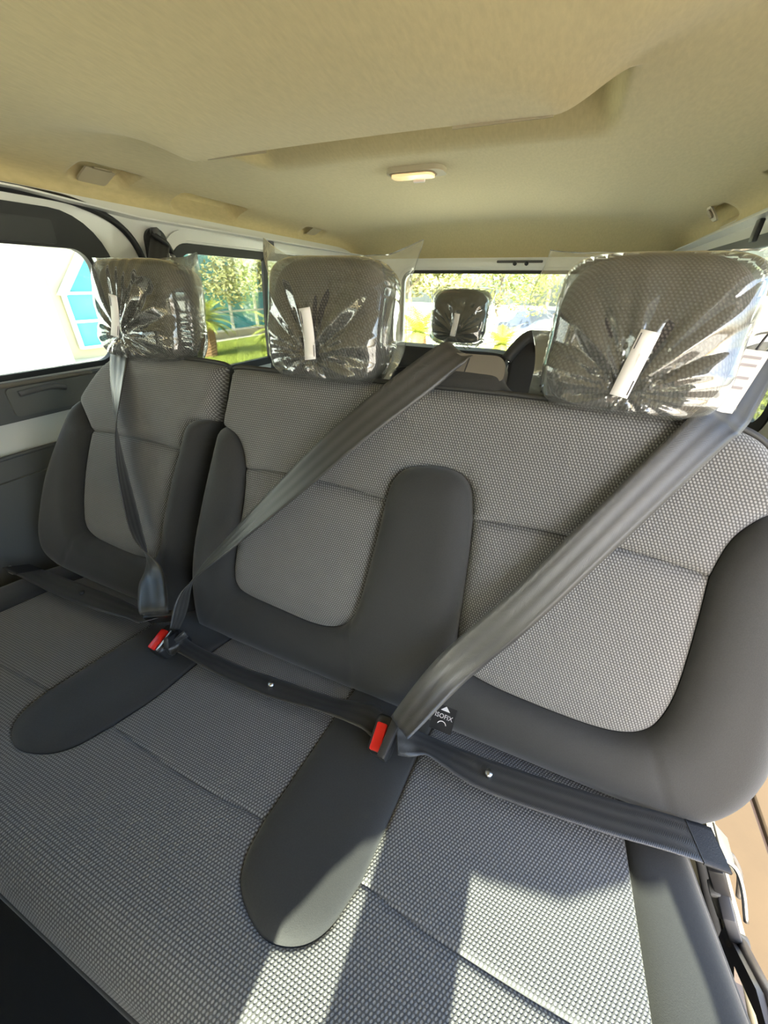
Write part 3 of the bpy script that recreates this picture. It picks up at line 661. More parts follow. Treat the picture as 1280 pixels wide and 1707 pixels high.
# --- hump with the belt outlet on top of the backrest (for the middle place)
hump = panel('belt_hump', cv([(0.18, 0.575), (0.195, 0.60), (0.215, 0.620), (0.24, 0.630), (0.30, 0.630), (0.332, 0.626), (0.350, 0.606), (0.375, 0.590), (0.36, 0.575)], 6), back_off(-0.030), M['dark'], bench, None, 0, 0.012, 0.010, 0.012, 0.03, 0.008)
plate('hump_back', cv([(0.19, 0.56), (0.20, 0.60), (0.218, 0.616), (0.24, 0.625), (0.30, 0.625), (0.328, 0.621), (0.345, 0.602), (0.368, 0.588), (0.36, 0.56)], 6), [], back_off(-0.045), 0.06, M['shell'], bench, 0.03)
HB = Matrix.Rotation(-TB, 3, 'X')
hs = plate('belt_outlet', rrect(0.232, 0.340, 0.612, 0.652, (0.006, 0.010, 0.020, 0.016)), [], back_off(-0.028), 0.055, M['mid_plastic'], bench, 0.012)
md = hs.modifiers.new('round', 'BEVEL'); md.width = 0.006; md.segments = 3; md.limit_method = 'ANGLE'
plate('outlet_slot', rrect(0.243, 0.318, 0, 0.012, 0.005), [], lambda u, q, h: back_fn(u, 0.6530 + h, -0.044 - q), 0.004, M['black'], hs, 0.02)
plate('outlet_joint', [(0.272, 0.613), (0.274, 0.613), (0.280, 0.645), (0.278, 0.645)], [], back_off(-0.0272), 0.003, M['black'], hs, 0.02)

# ================================================================== belts and buckles
def ribbon(name, keys, width, mat, parent, n=14, thick=0.0016, cross=8, cup=0.0):
    """keys: list of (position, width direction, width scale)"""
    P = catmull([k[0] for k in keys], n); Wd = catmull([tuple(Vector(k[1]).normalized()) for k in keys], n); S = catmull([(k[2] if len(k) > 2 else 1.0, 0, 0) for k in keys], n)
    V, F, UV = [], [], []; L = 0; k = len(P)
    for i in range(k):
        if i: L += (P[i] - P[i - 1]).length
        t = (P[min(i + 1, k - 1)] - P[max(i - 1, 0)]).normalized(); w = Wd[i] - t * Wd[i].dot(t); w.normalize(); nn = t.cross(w)
        for s in (1, -1):
            for j in range(cross + 1):
                q = j / cross - 0.5; V.append(P[i] + w * (q * width * S[i].x) + nn * (s * thick / 2 + cup * (q * q - 0.1))); UV.append((j / cross, L))
    m = cross + 1
    for i in range(k - 1):
        a, b = i * 2 * m, (i + 1) * 2 * m
        for j in range(cross):
            F.append((a + j, a + j + 1, b + j + 1, b + j)); F.append((a + m + j, b + m + j, b + m + j + 1, a + m + j + 1))
        F.append((a, b, b + m, a + m)); F.append((a + cross, a + m + cross, b + m + cross, b + cross))
    F.append(tuple(range(m)) + tuple(range(2 * m - 1, m - 1, -1))); e = (k - 1) * 2 * m; F.append((tuple(e + i for i in range(m)) + tuple(e + i for i in range(2 * m - 1, m - 1, -1)))[::-1])
    return mesh(name, V, F, mat, parent, True, UV)
BW = 0.056
C_ = lambda u, v, h: Vector(cush_fn(u, v, h))
B_ = lambda u, v, h: Vector(back_fn(u, v, h))
LW = (0.0, -0.80, -0.45)                                # lap belt width runs forward and down

def buckle(c, yaw, label, tilt=0.35):
    b = thing('belt_buckle', label, 'buckle', C_(c[0], c[1], 0.0), 'red button buckles between the seat places')
    R = Matrix.Rotation(tilt, 3, 'X') @ Matrix.Rotation(yaw, 3, 'Z')
    o = C_(c[0], c[1], 0.020)
    box('housing', o, (0.036, 0.060, 0.085), M['black'], b, 0.009, R, 3)
    top = o + R @ Vector((0, 0, 0.043))
    box('release_button', top + R @ Vector((-0.004, -0.006, 0.000)), (0.018, 0.042, 0.009), M['red'], b, 0.003, R, 2)
    box('slot', top + R @ Vector((0.0105, -0.004, 0.000)), (0.004, 0.044, 0.006), M['steel'], b, 0.001, R, 1)
    return b, R, top
bk1, R1, top1 = buckle((-0.205, 0.104), 0.0, 'red button buckle in the black bolster beside the single place')
bk2, R2, top2 = buckle((0.284, 0.100), 0.05, 'red button buckle in the bolster between the middle and door side places')
def tongue(parent, top, R, off, yaw):
    o = top + R @ Vector(off); R = R @ Matrix.Rotation(yaw, 3, 'Z')
    box('tongue', o, (0.070, 0.014, 0.028), M['black'], parent, 0.003, R, 2)
    box('tongue_plate', o + R @ Vector((0, 0, -0.016)), (0.026, 0.0025, 0.022), M['steel'], parent, 0.0008, R, 1)

# belt of the single place
b1 = thing('seat_belt', 'dark belt from the left pillar crossing the single seat place', 'seat belt', C_(-0.55, 0.05, 0), 'three point belts on the bench')
t1 = top1 + R1 @ Vector((-0.012, 0.022, 0.022))
ribbon('shoulder_webbing', [((-0.868, 1.115, 1.262), (0.2, 1, -0.2)), ((-0.72, 0.93, 1.14), (0.6, 0.8, -0.2), 0.9), ((-0.565, 0.725, 1.022), (1, 0.25, 0)), ((-0.535, 0.655, 1.013), (1, 0, 0)), ((-0.522, 0.622, 0.985), (1, 0.0, 0.0)), ((-0.47, 0.53, 0.84), (0.75, -0.65, 0.0)), ((-0.40, 0.46, 0.68), (0.55, -0.8, 0.0), 0.9), ((-0.325, 0.415, 0.600), (0.80, -0.25, 0), 0.95), (t1 + Vector((-0.022, 0.012, 0.026)), (0.90, 0.35, 0.0), 1.0), (t1 + Vector((-0.012, 0.006, 0.004)), (0.90, 0.4, 0.0), 1.0)], BW, M['belt'], b1)
ribbon('lap_webbing', [(C_(-0.785, 0.090, 0.030), (0, -0.85, 0.45)), (C_(-0.74, 0.089, 0.029), (0, -0.9, 0.4)), (C_(-0.60, 0.088, 0.028), (0, -0.96, 0.2)), (C_(-0.45, 0.086, 0.032), (0, -0.96, 0.2)), (C_(-0.315, 0.090, 0.044), (0.1, -0.8, 0.5), 0.9), (t1 + Vector((-0.012, -0.004, 0.004)), (0.2, -0.8, 0.5), 0.85)], BW, M['belt'], b1)
ribbon('stitched_end', [(C_(-0.79, 0.0901, 0.0302), (0, -0.85, 0.45)), (C_(-0.76, 0.0895, 0.0295), (0, -0.88, 0.42)), (C_(-0.735, 0.089, 0.029), (0, -0.9, 0.4))], BW * 1.03, M['beltend'], b1, thick=0.004)
box('anchor_bolt', C_(-0.795, 0.10, 0.022), (0.02, 0.012, 0.02), M['steel'], b1, 0.003)
tube('press_stud', [C_(-0.53, 0.086, 0.026), C_(-0.53, 0.085, 0.036)], 0.006, M['black'], b1, 10, smooth_path=False)
tongue(b1, top1, R1, (-0.020, 0.034, 0.014), 0.42)
# upper guide on the left pillar
ga = thing('belt_guide', 'black belt guide in its recess on the pillar behind the sliding door', 'belt guide', (-0.88, 1.115, 1.25))
plate('cover', rrect(1.075, 1.155, 1.16, 1.298, (0.01, 0.01, 0.035, 0.035)), [], wall_fn(-1, 0.012), 0.02, M['black'], ga, 0.02)
tube('guide_loop', [(-0.866, 1.085, 1.282), (-0.856, 1.105, 1.268), (-0.856, 1.125, 1.258), (-0.866, 1.148, 1.236)], 0.009, M['rubber'], ga)
tube('guide_bolt', [(-0.872, 1.10, 1.285), (-0.855, 1.10, 1.285)], 0.014, M['grey_plastic'], ga, 10, smooth_path=False)
tube('guide_pin', [(-0.868, 1.145, 1.228), (-0.852, 1.145, 1.222)], 0.004, M['steel'], ga, 8, smooth_path=False)

# belt of the middle place
b2 = thing('seat_belt', 'dark belt running from the backrest top outlet across the middle place', 'seat belt', C_(0.0, 0.07, 0), 'three point belts on the bench')
t2 = top1 + Vector((0.030, 0.0, -0.004))
ribbon('shoulder_webbing', [(B_(0.272, 0.654, -0.052), (0.9, -0.2, 0.0), 0.8), (B_(0.252, 0.650, -0.026), (0.85, 0.0, -0.45), 0.9), (B_(0.210, 0.600, 0.006), (0.80, 0.0, -0.60), 1.0), (B_(0.12, 0.505, 0.035), (0.78, -0.25, -0.6), 1.0), (B_(0.02, 0.39, 0.055), (0.70, -0.5, -0.5), 1.0), (B_(-0.10, 0.25, 0.075), (0.45, -0.8, -0.3), 0.9), (B_(-0.185, 0.145, 0.085), (0.2, -0.95, -0.2), 0.7), (t2 + Vector((0.0, 0.012, 0.030)), (0.2, -0.95, -0.2), 0.55)], BW, M['belt'], b2)
ribbon('lap_webbing', [(t2 + Vector((0.004, 0.0, 0.012)), (-0.25, -0.8, 0.45), 0.85), (C_(-0.165, 0.108, 0.036), (-0.1, -0.8, 0.55), 0.9), (C_(-0.05, 0.104, 0.022), (0, -0.85, 0.5)), (C_(0.06, 0.098, 0.022), (0, -0.9, 0.4)), (C_(0.16, 0.090, 0.028), (0, -0.85, 0.5)), (C_(0.235, 0.084, 0.034), (0, -0.95, 0.25)), (C_(0.262, 0.082, 0.026), (0, -0.95, 0.1))], BW, M['belt'], b2)
tube('press_stud', [C_(0.045, 0.099, 0.020), C_(0.045, 0.098, 0.030)], 0.006, M['steel'], b2, 10, smooth_path=False)
box('tongue', t2 + Vector((0.0, 0.0, 0.012)), (0.010, 0.05, 0.022), M['black'], b2, 0.003, Matrix.Rotation(0.5, 3, 'Z') @ Matrix.Rotation(-0.5, 3, 'X'))

# belt of the door side place
b3 = thing('seat_belt', 'broad dark belt with a white paper tag crossing the place beside the open door', 'seat belt', C_(0.55, 0.05, 0), 'three point belts on the bench')
t3 = top2 + R2 @ Vector((0.020, 0.004, 0.012))
ribbon('shoulder_webbing', [((0.83, 1.12, 1.275), (0.5, 0.8, -0.3)), ((0.765, 0.95, 1.175), (0.75, 0.5, -0.4)), ((0.702, 0.80, 1.085), (0.85, 0.3, -0.40)), ((0.660, 0.70, 1.026), (0.9, 0.1, -0.42)), ((0.638, 0.650, 1.006), (0.9, 0.0, -0.45)), ((0.612, 0.615, 0.985), (0.88, -0.1, -0.50)), ((0.53, 0.545, 0.86), (0.86, -0.15, -0.5)), ((0.445, 0.475, 0.73), (0.85, -0.2, -0.5)), ((0.365, 0.415, 0.62), (0.82, -0.25, -0.5), 0.97), (t3 + Vector((0.008, 0.0, 0.022)), (0.45, -0.8, -0.3), 0.75)], BW * 1.02, M['belt'], b3)
ribbon('lap_webbing', [(t3 + Vector((0.006, -0.002, 0.0)), (-0.3, -0.8, 0.4), 0.9), (C_(0.350, 0.090, 0.036), (-0.1, -0.8, 0.55), 0.95), (C_(0.45, 0.086, 0.022), (0, -0.96, 0.2)), (C_(0.60, 0.072, 0.024), (0, -0.96, 0.2)), (C_(0.70, 0.058, 0.028), (0, -0.96, 0.2)), (C_(0.762, 0.050, 0.026), (0, -0.96, 0.2))], BW, M['belt'], b3)
ribbon('stitched_end', [(C_(0.735, 0.0535, 0.0272), (0, -0.96, 0.2)), (C_(0.75, 0.0515, 0.0265), (0, -0.96, 0.2)), (C_(0.768, 0.0495, 0.0255), (0, -0.96, 0.2))], BW * 1.03, M['beltend'], b3, thick=0.004)
tube('press_stud', [C_(0.455, 0.086, 0.020), C_(0.455, 0.085, 0.030)], 0.006, M['steel'], b3, 10, smooth_path=False)
tongue(b3, top2, R2, (0.016, 0.0, 0.008), 1.45)
ap = C_(0.782, 0.026, 0.008)
box('anchor_plate', ap + Vector((0.005, 0.0, -0.005)), (0.036, 0.046, 0.003), M['sill'], b3, 0.001, Matrix.Rotation(0.75, 3, 'Y'))
tube('anchor_loop', [C_(0.765, 0.055, 0.02), C_(0.785, 0.058, 0.015), C_(0.80, 0.066, -0.01), C_(0.808, 0.085, -0.04)], 0.003, M['steel'], b3)
tg = thing('paper_tag', 'white printed paper tag hanging by the belt near the open door', 'tag', (0.645, 0.72, 1.0))
TR = Matrix.Translation(Vector((0.640, 0.700, 1.042)))
def tag_fn(x, z, h): return (0.634 + x + 0.20 * z, 0.655 + 0.20 * z + 0.3 * x + h, 1.048 + z - 0.10 * x)
plate('paper', [(-0.018, -0.038), (0.018, -0.038), (0.018, 0.038), (-0.018, 0.038)], [], lambda x, z, h: tag_fn(x, z, -h), 0.0008, M['tag_paper'], tg, 0.02)
for z in (0.028, 0.019, 0.004, -0.008):
    plate('print_line', [(-0.013, z), (0.011, z), (0.011, z + 0.003), (-0.013, z + 0.003)], [], lambda x, q, h: tag_fn(x, q, -0.0012 - h), 0.0003, M['print_grey'], tg, 0.03)
tube('string', [tag_fn(0.0, 0.038, 0), tag_fn(0.002, 0.055, 0.0), (0.664, 0.70, 1.105)], 0.0015, M['black'], tg)

# isofix label on the joint of the door side place
il = thing('fabric_tag', 'small black fabric tag with white lettering tucked between cushion and backrest', 'tag', C_(0.375, 0.02, 0.0))
UZ = lambda p, q, h: tuple(C_(0.366 + p, 0.040 - q * 0.95, 0.052 + q * 0.3 + h))
plate('cloth', [(-0.019, -0.024), (0.019, -0.024), (0.019, 0.024), (-0.019, 0.024)], [], UZ, 0.0015, M['black'], il, 0.01)
plate('triangle', [(-0.008, 0.010), (0.008, 0.010), (0.0, 0.018)], [], lambda p, q, h: UZ(p, q, h + 0.0008), 0.0006, M['label'], il, 0.01)
fc = D.curves.new('lettering', 'FONT'); fc.body = 'ISOFIX'; fc.size = 0.0115; fc.align_x = 'CENTER'; fc.resolution_u = 2
fo = D.objects.new('lettering_source', fc); COL.objects.link(fo)
dg = bpy.context.evaluated_depsgraph_get(); tm = D.meshes.new_from_object(fo.evaluated_get(dg)); D.objects.remove(fo)
tm.name = 'lettering'
for v in tm.vertices: v.co = Vector(UZ(v.co.x * 0.92, v.co.y - 0.004, 0.0010))
tm.materials.clear(); link('lettering', tm, M['label'], il, False)
cir = [(0.0075 * math.cos(t), -0.016 + 0.0075 * math.sin(t)) for t in np.linspace(0.3, math.pi - 0.3, 14)]
tube('ring_mark', [UZ(p, q, 0.001) for p, q in cir], 0.0007, M['label'], il, 5, 1, smooth_path=False)

# ================================================================== polythene bags on the headrests
def tri(x): x = x % 1.0; return 1 - abs(2 * x - 1)
def bag(cx, cy, cz, yaw, tilt, seed, label, ears, wl, wr, sc=1.0, lab=(0.0, -0.02, 0.2), film=None, group='polythene bags over the headrests'):
    rng = random.Random(seed)
    root = thing('plastic_bag', label, 'plastic bag', (cx, cy, cz - 0.1 * sc), group)
    NU, NV = 110, 84
    hw, hh, ht = 0.113, 0.096, 0.0535
    fx, fz = lab[0], lab[1] - 0.035
    def prof(x, z):
        ax = min(1.0, abs(x) / (hw * 1.035)); az = min(1.0, abs(z) / (hh * 1.06))
        t = max(0.0, 1 - ax ** 5.0 - az ** 6)
        return (ht + 0.004) * t ** 0.22
    def sheet(s):
        Vv = []
        for j in range(NV + 1):
            q = j / NV
            for i in range(NU + 1):
                p = 2 * i / NU - 1
                half = wl if p < 0 else wr
                # width: loose at the top, gathered towards the bottom
                k = 1.0 - 0.20 * (1 - q) ** 2 + 0.05 * math.sin(q * 9 + seed) * abs(p) ** 4
                x = p * half * k
                e = max(0.0, (abs(p) - 0.62) / 0.38)
                ear = (ears[0] if p < 0 else ears[1]) * e ** 1.3
                zt = 0.106 + ear - 0.003 * math.cos(p * 6)
                zb = -0.104 - 0.010 * tri(p * 2.3 + seed * 0.37) - 0.008 * math.sin(p * 5 + seed)
                z = zb + (zt - zb) * q
                y = prof(x, z)
                # folds: radial creases towards the tied point, sharp edged
                dx, dz = x - fx, z - fz; r = math.hypot(dx, dz); a = math.atan2(dx, dz)
                nn = noise.noise(Vector((math.sin(a) * 1.3, math.cos(a) * 1.3, seed * 3.1 + s + r * 5)))
                n3 = noise.noise(Vector((x * 9, z * 9, seed + 31 + s)))
                amp = min(1.0, r / 0.025) * math.exp(-max(0, r - 0.07) / 0.10)
                fold = amp * (0.0080 * tri(a * 1.45 + nn * 0.55 + seed * 0.31) + 0.0035 * tri(a * 3.4 - nn * 0.8)) + 0.0035 * tri((x * 0.7 + z) * 11 + n3 * 1.2 + seed) * max(0.0, n3 + 0.35)
                if e > 0: fold = fold * (1 - e * 0.6)
                fin = 0.004 * e * math.sin(z * 60 + seed) + 0.012 * e * noise.noise(Vector((p * 2, z * 14, seed + 3)))
                Vv.append(Vector((x, s * (y + 0.0015 + fold) + fin, z)))
        return Vv
    R = Matrix.Rotation(yaw, 3, 'Z') @ Matrix.Rotation(-tilt, 3, 'X')
    T = lambda v: R @ (v * sc) + Vector((cx, cy, cz))
    fr, bk = sheet(-1), sheet(1)
    V = [T(v) for v in fr] + [T(v) for v in bk]; F = []; m = NU + 1; N = len(fr)
    for j in range(NV):
        for i in range(NU):
            a = j * m + i
            F.append((a, a + 1, a + m + 1, a + m)); F.append((N + a, N + a + m, N + a + m + 1, N + a + 1))
    for j in range(NV):
        a = j * m; F.append((a, a + m, N + a + m, N + a)); a += NU; F.append((a, N + a, N + a + m, a + m))
    for i in range(NU): a = NV * m + i; F.append((a, a + 1, N + a + 1, N + a))
    fo_ = mesh('film', V, F, film or M['film'], root)
    fo_.data.set_sharp_from_angle(angle=math.radians(38))
    # paper strip glued to the front of the bag
    ys = {}
    def front_y(x, z):
        return -(prof(x, z) + 0.010)
    lx, lz, la = lab; lw, lh = 0.0112, 0.041
    LV, LF, LU = [], [], []
    def lp(a, b, out):
        x = lx + a * math.cos(la) + b * math.sin(la); z = lz - a * math.sin(la) + b * math.cos(la)
        return T(Vector((x, front_y(x, z) - out - 0.004 * (b / lh) ** 2, z)))
    n = 10
    for jj in range(n + 1):
        for ii in (-1, 0, 1): LV.append(lp(ii * lw, lh * (2 * jj / n - 1), 0.0))
    for jj in range(n):
        for ii in range(2): a = jj * 3 + ii; LF.append((a, a + 1, a + 4, a + 3))
    lo = mesh('label', LV, LF, M['label'], root)
    md = lo.modifiers.new('thick', 'SOLIDIFY'); md.thickness = 0.0006; md.offset = 0
    for (b0, b1, a0, a1) in ((0.037, 0.018, -0.0095, -0.0082), (-0.018, -0.037, 0.0082, 0.0095)):
        PV = [lp(a, b, 0.0007) for a, b in ((a0, b0), (a1, b0), (a1, b1), (a0, b1))] + [lp(a, b, 0.0002) for a, b in ((a0, b0), (a1, b0), (a1, b1), (a0, b1))]
        mesh('print_line', PV, [(0, 1, 2, 3), (7, 6, 5, 4), (0, 4, 5, 1), (1, 5, 6, 2), (2, 6, 7, 3), (3, 7, 4, 0)], M['print'], lo, False)
    return root
(h0, h1, h2) = HEADS
bag(h0[0], h0[1], h0[2], h0[3], HT, 3, 'clear plastic bag with a paper strip over the headrest of the single place', (0.006, 0.014), 0.156, 0.150, 1.0, (-0.030, -0.014, 0.17))
bag(h1[0], h1[1], h1[2], h1[3], HT, 5, 'clear plastic bag with tall corner ears over the middle headrest', (0.036, 0.026), 0.150, 0.152, 1.0, (-0.010, -0.024, -0.16))
bag(h2[0], h2[1], h2[2], h2[3], HT, 8, 'clear plastic bag with a paper strip over the headrest beside the open door', (0.012, 0.036), 0.152, 0.160, 1.0, (-0.002, -0.034, 0.17))

# ================================================================== third row bench behind
row3 = thing('rear_bench_seat', 'plain dark grey bench seat standing behind the knit bench', 'bench seat', (0, 1.5, 0.0))
def row_fn(off=0.0): return lambda x, z, h: (x, 1.46 + (z - 0.5) * 0.16 - off - h, z)
o_ = plate('backrest', cv([(-0.80, 0.42), (-0.80, 0.90), (-0.74, 0.946), (-0.4, 0.948), (0.0, 0.944), (0.22, 0.940), (0.235, 0.90), (0.235, 0.42)], 5), [], row_fn(), 0.10, M['dark'], row3, 0.04)
md = o_.modifiers.new('round', 'BEVEL'); md.width = 0.012; md.segments = 3; md.limit_method = 'ANGLE'
o_ = plate('backrest', [(0.245, 0.42), (0.245, 0.94), (0.29, 0.992), (0.315, 1.006), (0.60, 1.006), (0.70, 0.98), (0.74, 0.90), (0.74, 0.42)], [], row_fn(-0.02), 0.10, M['dark'], row3, 0.04)
md = o_.modifiers.new('round', 'BEVEL'); md.width = 0.014; md.segments = 3; md.limit_method = 'ANGLE'
tube('shoulder_roll', [row_fn(0.0)(0.238, 0.925, 0), row_fn(0.0)(0.262, 0.962, 0), row_fn(0.0)(0.295, 0.998, 0), row_fn(0.0)(0.34, 1.004, 0), row_fn(0.0)(0.60, 1.004, 0)], 0.020, M['shell'], row3, 10)
plate('upper_band', [(0.33, 0.955), (0.66, 0.955), (0.66, 0.998), (0.33, 0.998)], [], row_fn(0.0), 0.03, M['shell'], row3, 0.05)
tube('seat_handle', [row_fn(0.0)(x, z, 0.012) for x, z in ((-0.20, 0.855), (-0.15, 0.868), (-0.10, 0.868), (-0.06, 0.856))], 0.006, M['black'], row3)
box('cushion', (0, 1.25, 0.40), (1.5, 0.46, 0.14), M['dark'], row3, 0.04, None, 4)
box('seat_base', (0, 1.30, 0.17), (1.3, 0.36, 0.33), M['black'], row3, 0.02)
H3 = (0.052, 1.535, 1.052, 0.0)
mesh('headrest', place(HV, H3[:3], HT, 0.0, 0.86), HF, M['shell'], row3)
bag(H3[0], H3[1], H3[2], 0.0, HT, 12, 'clear plastic bag with a paper strip over the lone headrest of the rear bench', (0.004, 0.004), 0.126, 0.122, 0.88, (0.0, -0.035, 0.10))

# ================================================================== open door side: hinge bracket, plastic cover
br = thing('seat_hinge_bracket', 'dark metal hinge bracket bolted beside the cushion at the open door', 'bracket', (0.86, 0.30, 0.0))
brf = lambda p, q, h: (0.845 + 0.25 * (0.33 - q) + h, p, q)
plate('bracket_plate', [(0.02, 0.08), (0.40, 0.08), (0.395, 0.27), (0.385, 0.30), (0.365, 0.315), (0.30, 0.375), (0.02, 0.40)], [[(0.22, 0.24), (0.335, 0.275), (0.345, 0.295), (0.285, 0.345), (0.20, 0.35)]], brf, 0.010, M['bracket'], br, 0.02)
tube('bracket_pin', [brf(0.375, 0.300, -0.012), brf(0.375, 0.300, 0.012)], 0.012, M['mid_plastic'], br, 12, smooth_path=False)
tube('bracket_bar', [brf(0.372, 0.308, 0.004), brf(0.30, 0.372, 0.004), brf(0.10, 0.40, 0.004)], 0.008, M['bracket'], br, smooth_path=False)
sc_ = thing('buckle_stalk_cover', 'grey plastic stalk cover below the outer lap belt anchor', 'cover', (0.83, 0.37, 0.2))
RC = Matrix.Rotation(-0.5, 3, 'Y')
box('shell', (0.833, 0.388, 0.335), (0.016, 0.045, 0.075), M['grey_plastic'], sc_, 0.004, RC)
box('inner_half', (0.822, 0.402, 0.335), (0.014, 0.020, 0.070), M['panel2'], sc_, 0.003, RC)
tube('strap_loop', [(0.800, 0.425, 0.43), (0.815, 0.425, 0.42), (0.828, 0.415, 0.40), (0.834, 0.400, 0.372)], 0.004, M['mid_plastic'], sc_)
box('stalk', (0.805, 0.415, 0.385), (0.020, 0.040, 0.075), M['black'], sc_, 0.004, RC)

# ---- unseen front row added to shade the floor, backs below the sun line
def unseen_front_seat(x0, x1, label, n):
    t = thing('unseen_front_seat', label, 'seat', ((x0 + x1) / 2, -0.9, 0))
    o = plate('backrest', rrect(x0, x1, 0.40, 0.93, (0.03, 0.03, 0.09, 0.09)), [], lambda x, z, h: (x, -0.74 + 0.22 * (z - 0.4) + h + 0.02 * math.cos((x - x0) / (x1 - x0) * 2 * math.pi * n), z), 0.11, M['dark'], t, 0.05)
    md = o.modifiers.new('round', 'BEVEL'); md.width = 0.02; md.segments = 3; md.limit_method = 'ANGLE'
    box('cushion', ((x0 + x1) / 2, -1.05, 0.38), (x1 - x0, 0.50, 0.14), M['knit'], t, 0.04, None, 4)
    box('pedestal', ((x0 + x1) / 2, -1.02, 0.155), ((x1 - x0) * 0.8, 0.40, 0.31), M['black'], t, 0.02)
unseen_front_seat(-0.80, 0.22, 'double front passenger seat added unseen to shade the floor', 2)
unseen_front_seat(0.30, 0.80, 'single driver seat added unseen to shade the floor', 1)
# ---- unseen flaps added below the header to cut the sun patches
def blocker(x0, x1, label):
    v = thing('sun_blocker', label, 'sun visor', ((x0 + x1) / 2, -1.08, 1.36))
    plate('flap', rrect(x0, x1, 1.10, 1.345, 0.02), [], lambda x, z, h: (x, -1.075 + h + (1.37 - z) * 0.15, z), 0.018, M['head_trim'], v, 0.05)
    tube('pivot', [(x0 + 0.01, -1.08, 1.340), (x1 - 0.01, -1.08, 1.340)], 0.006, M['head_dark'], v, smooth_path=False)
blocker(-0.78, 0.303, 'wide beige sun visor added unseen to bound the sun patches')
blocker(0.382, 0.502, 'narrow beige sun visor added unseen to split the sun patches')
# ==OUTSIDE==
GZ = -0.55
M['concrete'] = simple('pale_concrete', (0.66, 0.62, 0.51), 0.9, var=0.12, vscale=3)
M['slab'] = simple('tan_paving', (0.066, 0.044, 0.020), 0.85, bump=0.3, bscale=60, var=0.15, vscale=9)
M['joint'] = simple('dark_joint', (0.03, 0.018, 0.014), 0.95)
M['plaster'] = simple('white_plaster', (0.86, 0.85, 0.82), 0.85)
M['cream'] = simple('cream_stone', (0.66, 0.58, 0.40), 0.85, var=0.1, vscale=2)
M['mullion'] = simple('pale_mullion', (0.80, 0.79, 0.72), 0.5)
M['cyan'] = simple('cyan_glazing', (0.10, 0.42, 0.47), 0.12, spec=0.6, var=0.25, vscale=0.8)
M['leaf_olive'] = simple('olive_leaves', (0.30, 0.30, 0.12), 0.6, var=0.35, vscale=3)
M['leaf_green'] = simple('green_leaves', (0.25, 0.28, 0.07), 0.55, var=0.4, vscale=3)
M['leaf_palm'] = simple('palm_leaves', (0.40, 0.44, 0.08), 0.5, var=0.3, vscale=4)
M['bark'] = simple('brown_bark', (0.24, 0.14, 0.07), 0.9, bump=0.8, bscale=30, var=0.3, vscale=12)
M['bark2'] = simple('grey_bark', (0.20, 0.17, 0.13), 0.9, bump=0.6, bscale=30, var=0.3, vscale=8)
M['grass'] = simple('lawn', (0.24, 0.29, 0.04), 0.8, var=0.3, vscale=5)
M['asphalt'] = simple('grey_asphalt', (0.30, 0.29, 0.28), 0.9, var=0.1, vscale=4)

LZ = -2.0
gr = plate('ground', [(-60, -40), (60, -40), (60, 16.5), (-60, 16.5)], [], lambda x, y, h: (x, y, GZ + h), 0.2, M['concrete'], step=12)
low = plate('lower_ground', [(-60, 16.4), (60, 16.4), (60, 90), (-60, 90)], [], lambda x, y, h: (x, y, LZ + h), 0.2, M['concrete'], step=12); tag(low, kind='structure')
rw = plate('retaining_wall', [(-60, LZ), (60, LZ), (60, GZ - 0.1), (-60, GZ - 0.1)], [], lambda x, z, h: (x, 16.5 + h, z), 0.2, M['cream'], step=8); tag(rw, kind='structure'); tag(gr, kind='structure')
# paving slabs just outside the open door
sl_me = None
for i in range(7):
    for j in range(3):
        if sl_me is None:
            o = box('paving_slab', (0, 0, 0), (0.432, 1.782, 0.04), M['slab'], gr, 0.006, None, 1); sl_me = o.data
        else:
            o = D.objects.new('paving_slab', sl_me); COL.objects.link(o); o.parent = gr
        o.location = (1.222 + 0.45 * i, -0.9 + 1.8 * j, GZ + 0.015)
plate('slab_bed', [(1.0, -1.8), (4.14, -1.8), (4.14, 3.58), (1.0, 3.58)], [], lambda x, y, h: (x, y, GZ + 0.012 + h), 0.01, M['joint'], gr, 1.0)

# glazed building on the left, standing along the lane
bl = thing('glazed_building', 'white building with cyan glazing and pale mullions across the lane', 'building', (-10.6, 9, GZ))
BX = -10.5
def bplate(name, loop, mat, par, off=0.0, th=0.2, st=2.0): return plate(name, loop, [], lambda y, z, h: (BX + off + h, y, z), th, mat, par, st)
bplate('white_wall', [(-6, GZ), (5.95, GZ), (5.95, 6), (-6, 6)], M['plaster'], bl, 0.35, 0.5)
bplate('cream_wall', [(5.95, GZ), (20, GZ), (20, 6.5), (5.95, 6.5)], M['cream'], bl, -0.12, 0.4)
ys = [6.42, 7.75, 9.1, 10.4, 11.7, 13.0, 14.3, 15.6, 16.9]
zs = [-0.30, 0.28, 0.88, 2.35, 3.6]
for a in range(len(ys) - 1):
    for b in range(len(zs) - 1):
        y0, y1, z0, z1 = ys[a] + 0.03, ys[a + 1] - 0.03, zs[b] + 0.025, zs[b + 1] - 0.025
        loop = [(y0, z0), (y1, z0), (y1, z1), (y0, z1)]
        if a == 0 and b == 2: loop = [(y0, z0), (y1, z0), (y1, z1)]
        if a == 0 and b == 3: continue
        bplate('glass_pane', loop, M['cyan'], bl, -0.03, 0.03)
for y in ys: bplate('mullion', [(y - 0.035, -0.32), (y + 0.035, -0.32), (y + 0.035, 3.6 if y > 6.5 else 0.9), (y - 0.035, 3.6 if y > 6.5 else 0.9)], M['mullion'], bl, 0.06, 0.1)
for z in zs: bplate('mullion', [(6.4 if z < 1 else 7.75, z - 0.03), (16.9, z - 0.03), (16.9, z + 0.03), (6.4 if z < 1 else 7.75, z + 0.03)], M['mullion'], bl, 0.05, 0.1)
bplate('slanted_beam', [(6.30, 0.84), (6.46, 0.84), (7.80, 2.35), (7.62, 2.35)], M['mullion'], bl, 0.10, 0.16)

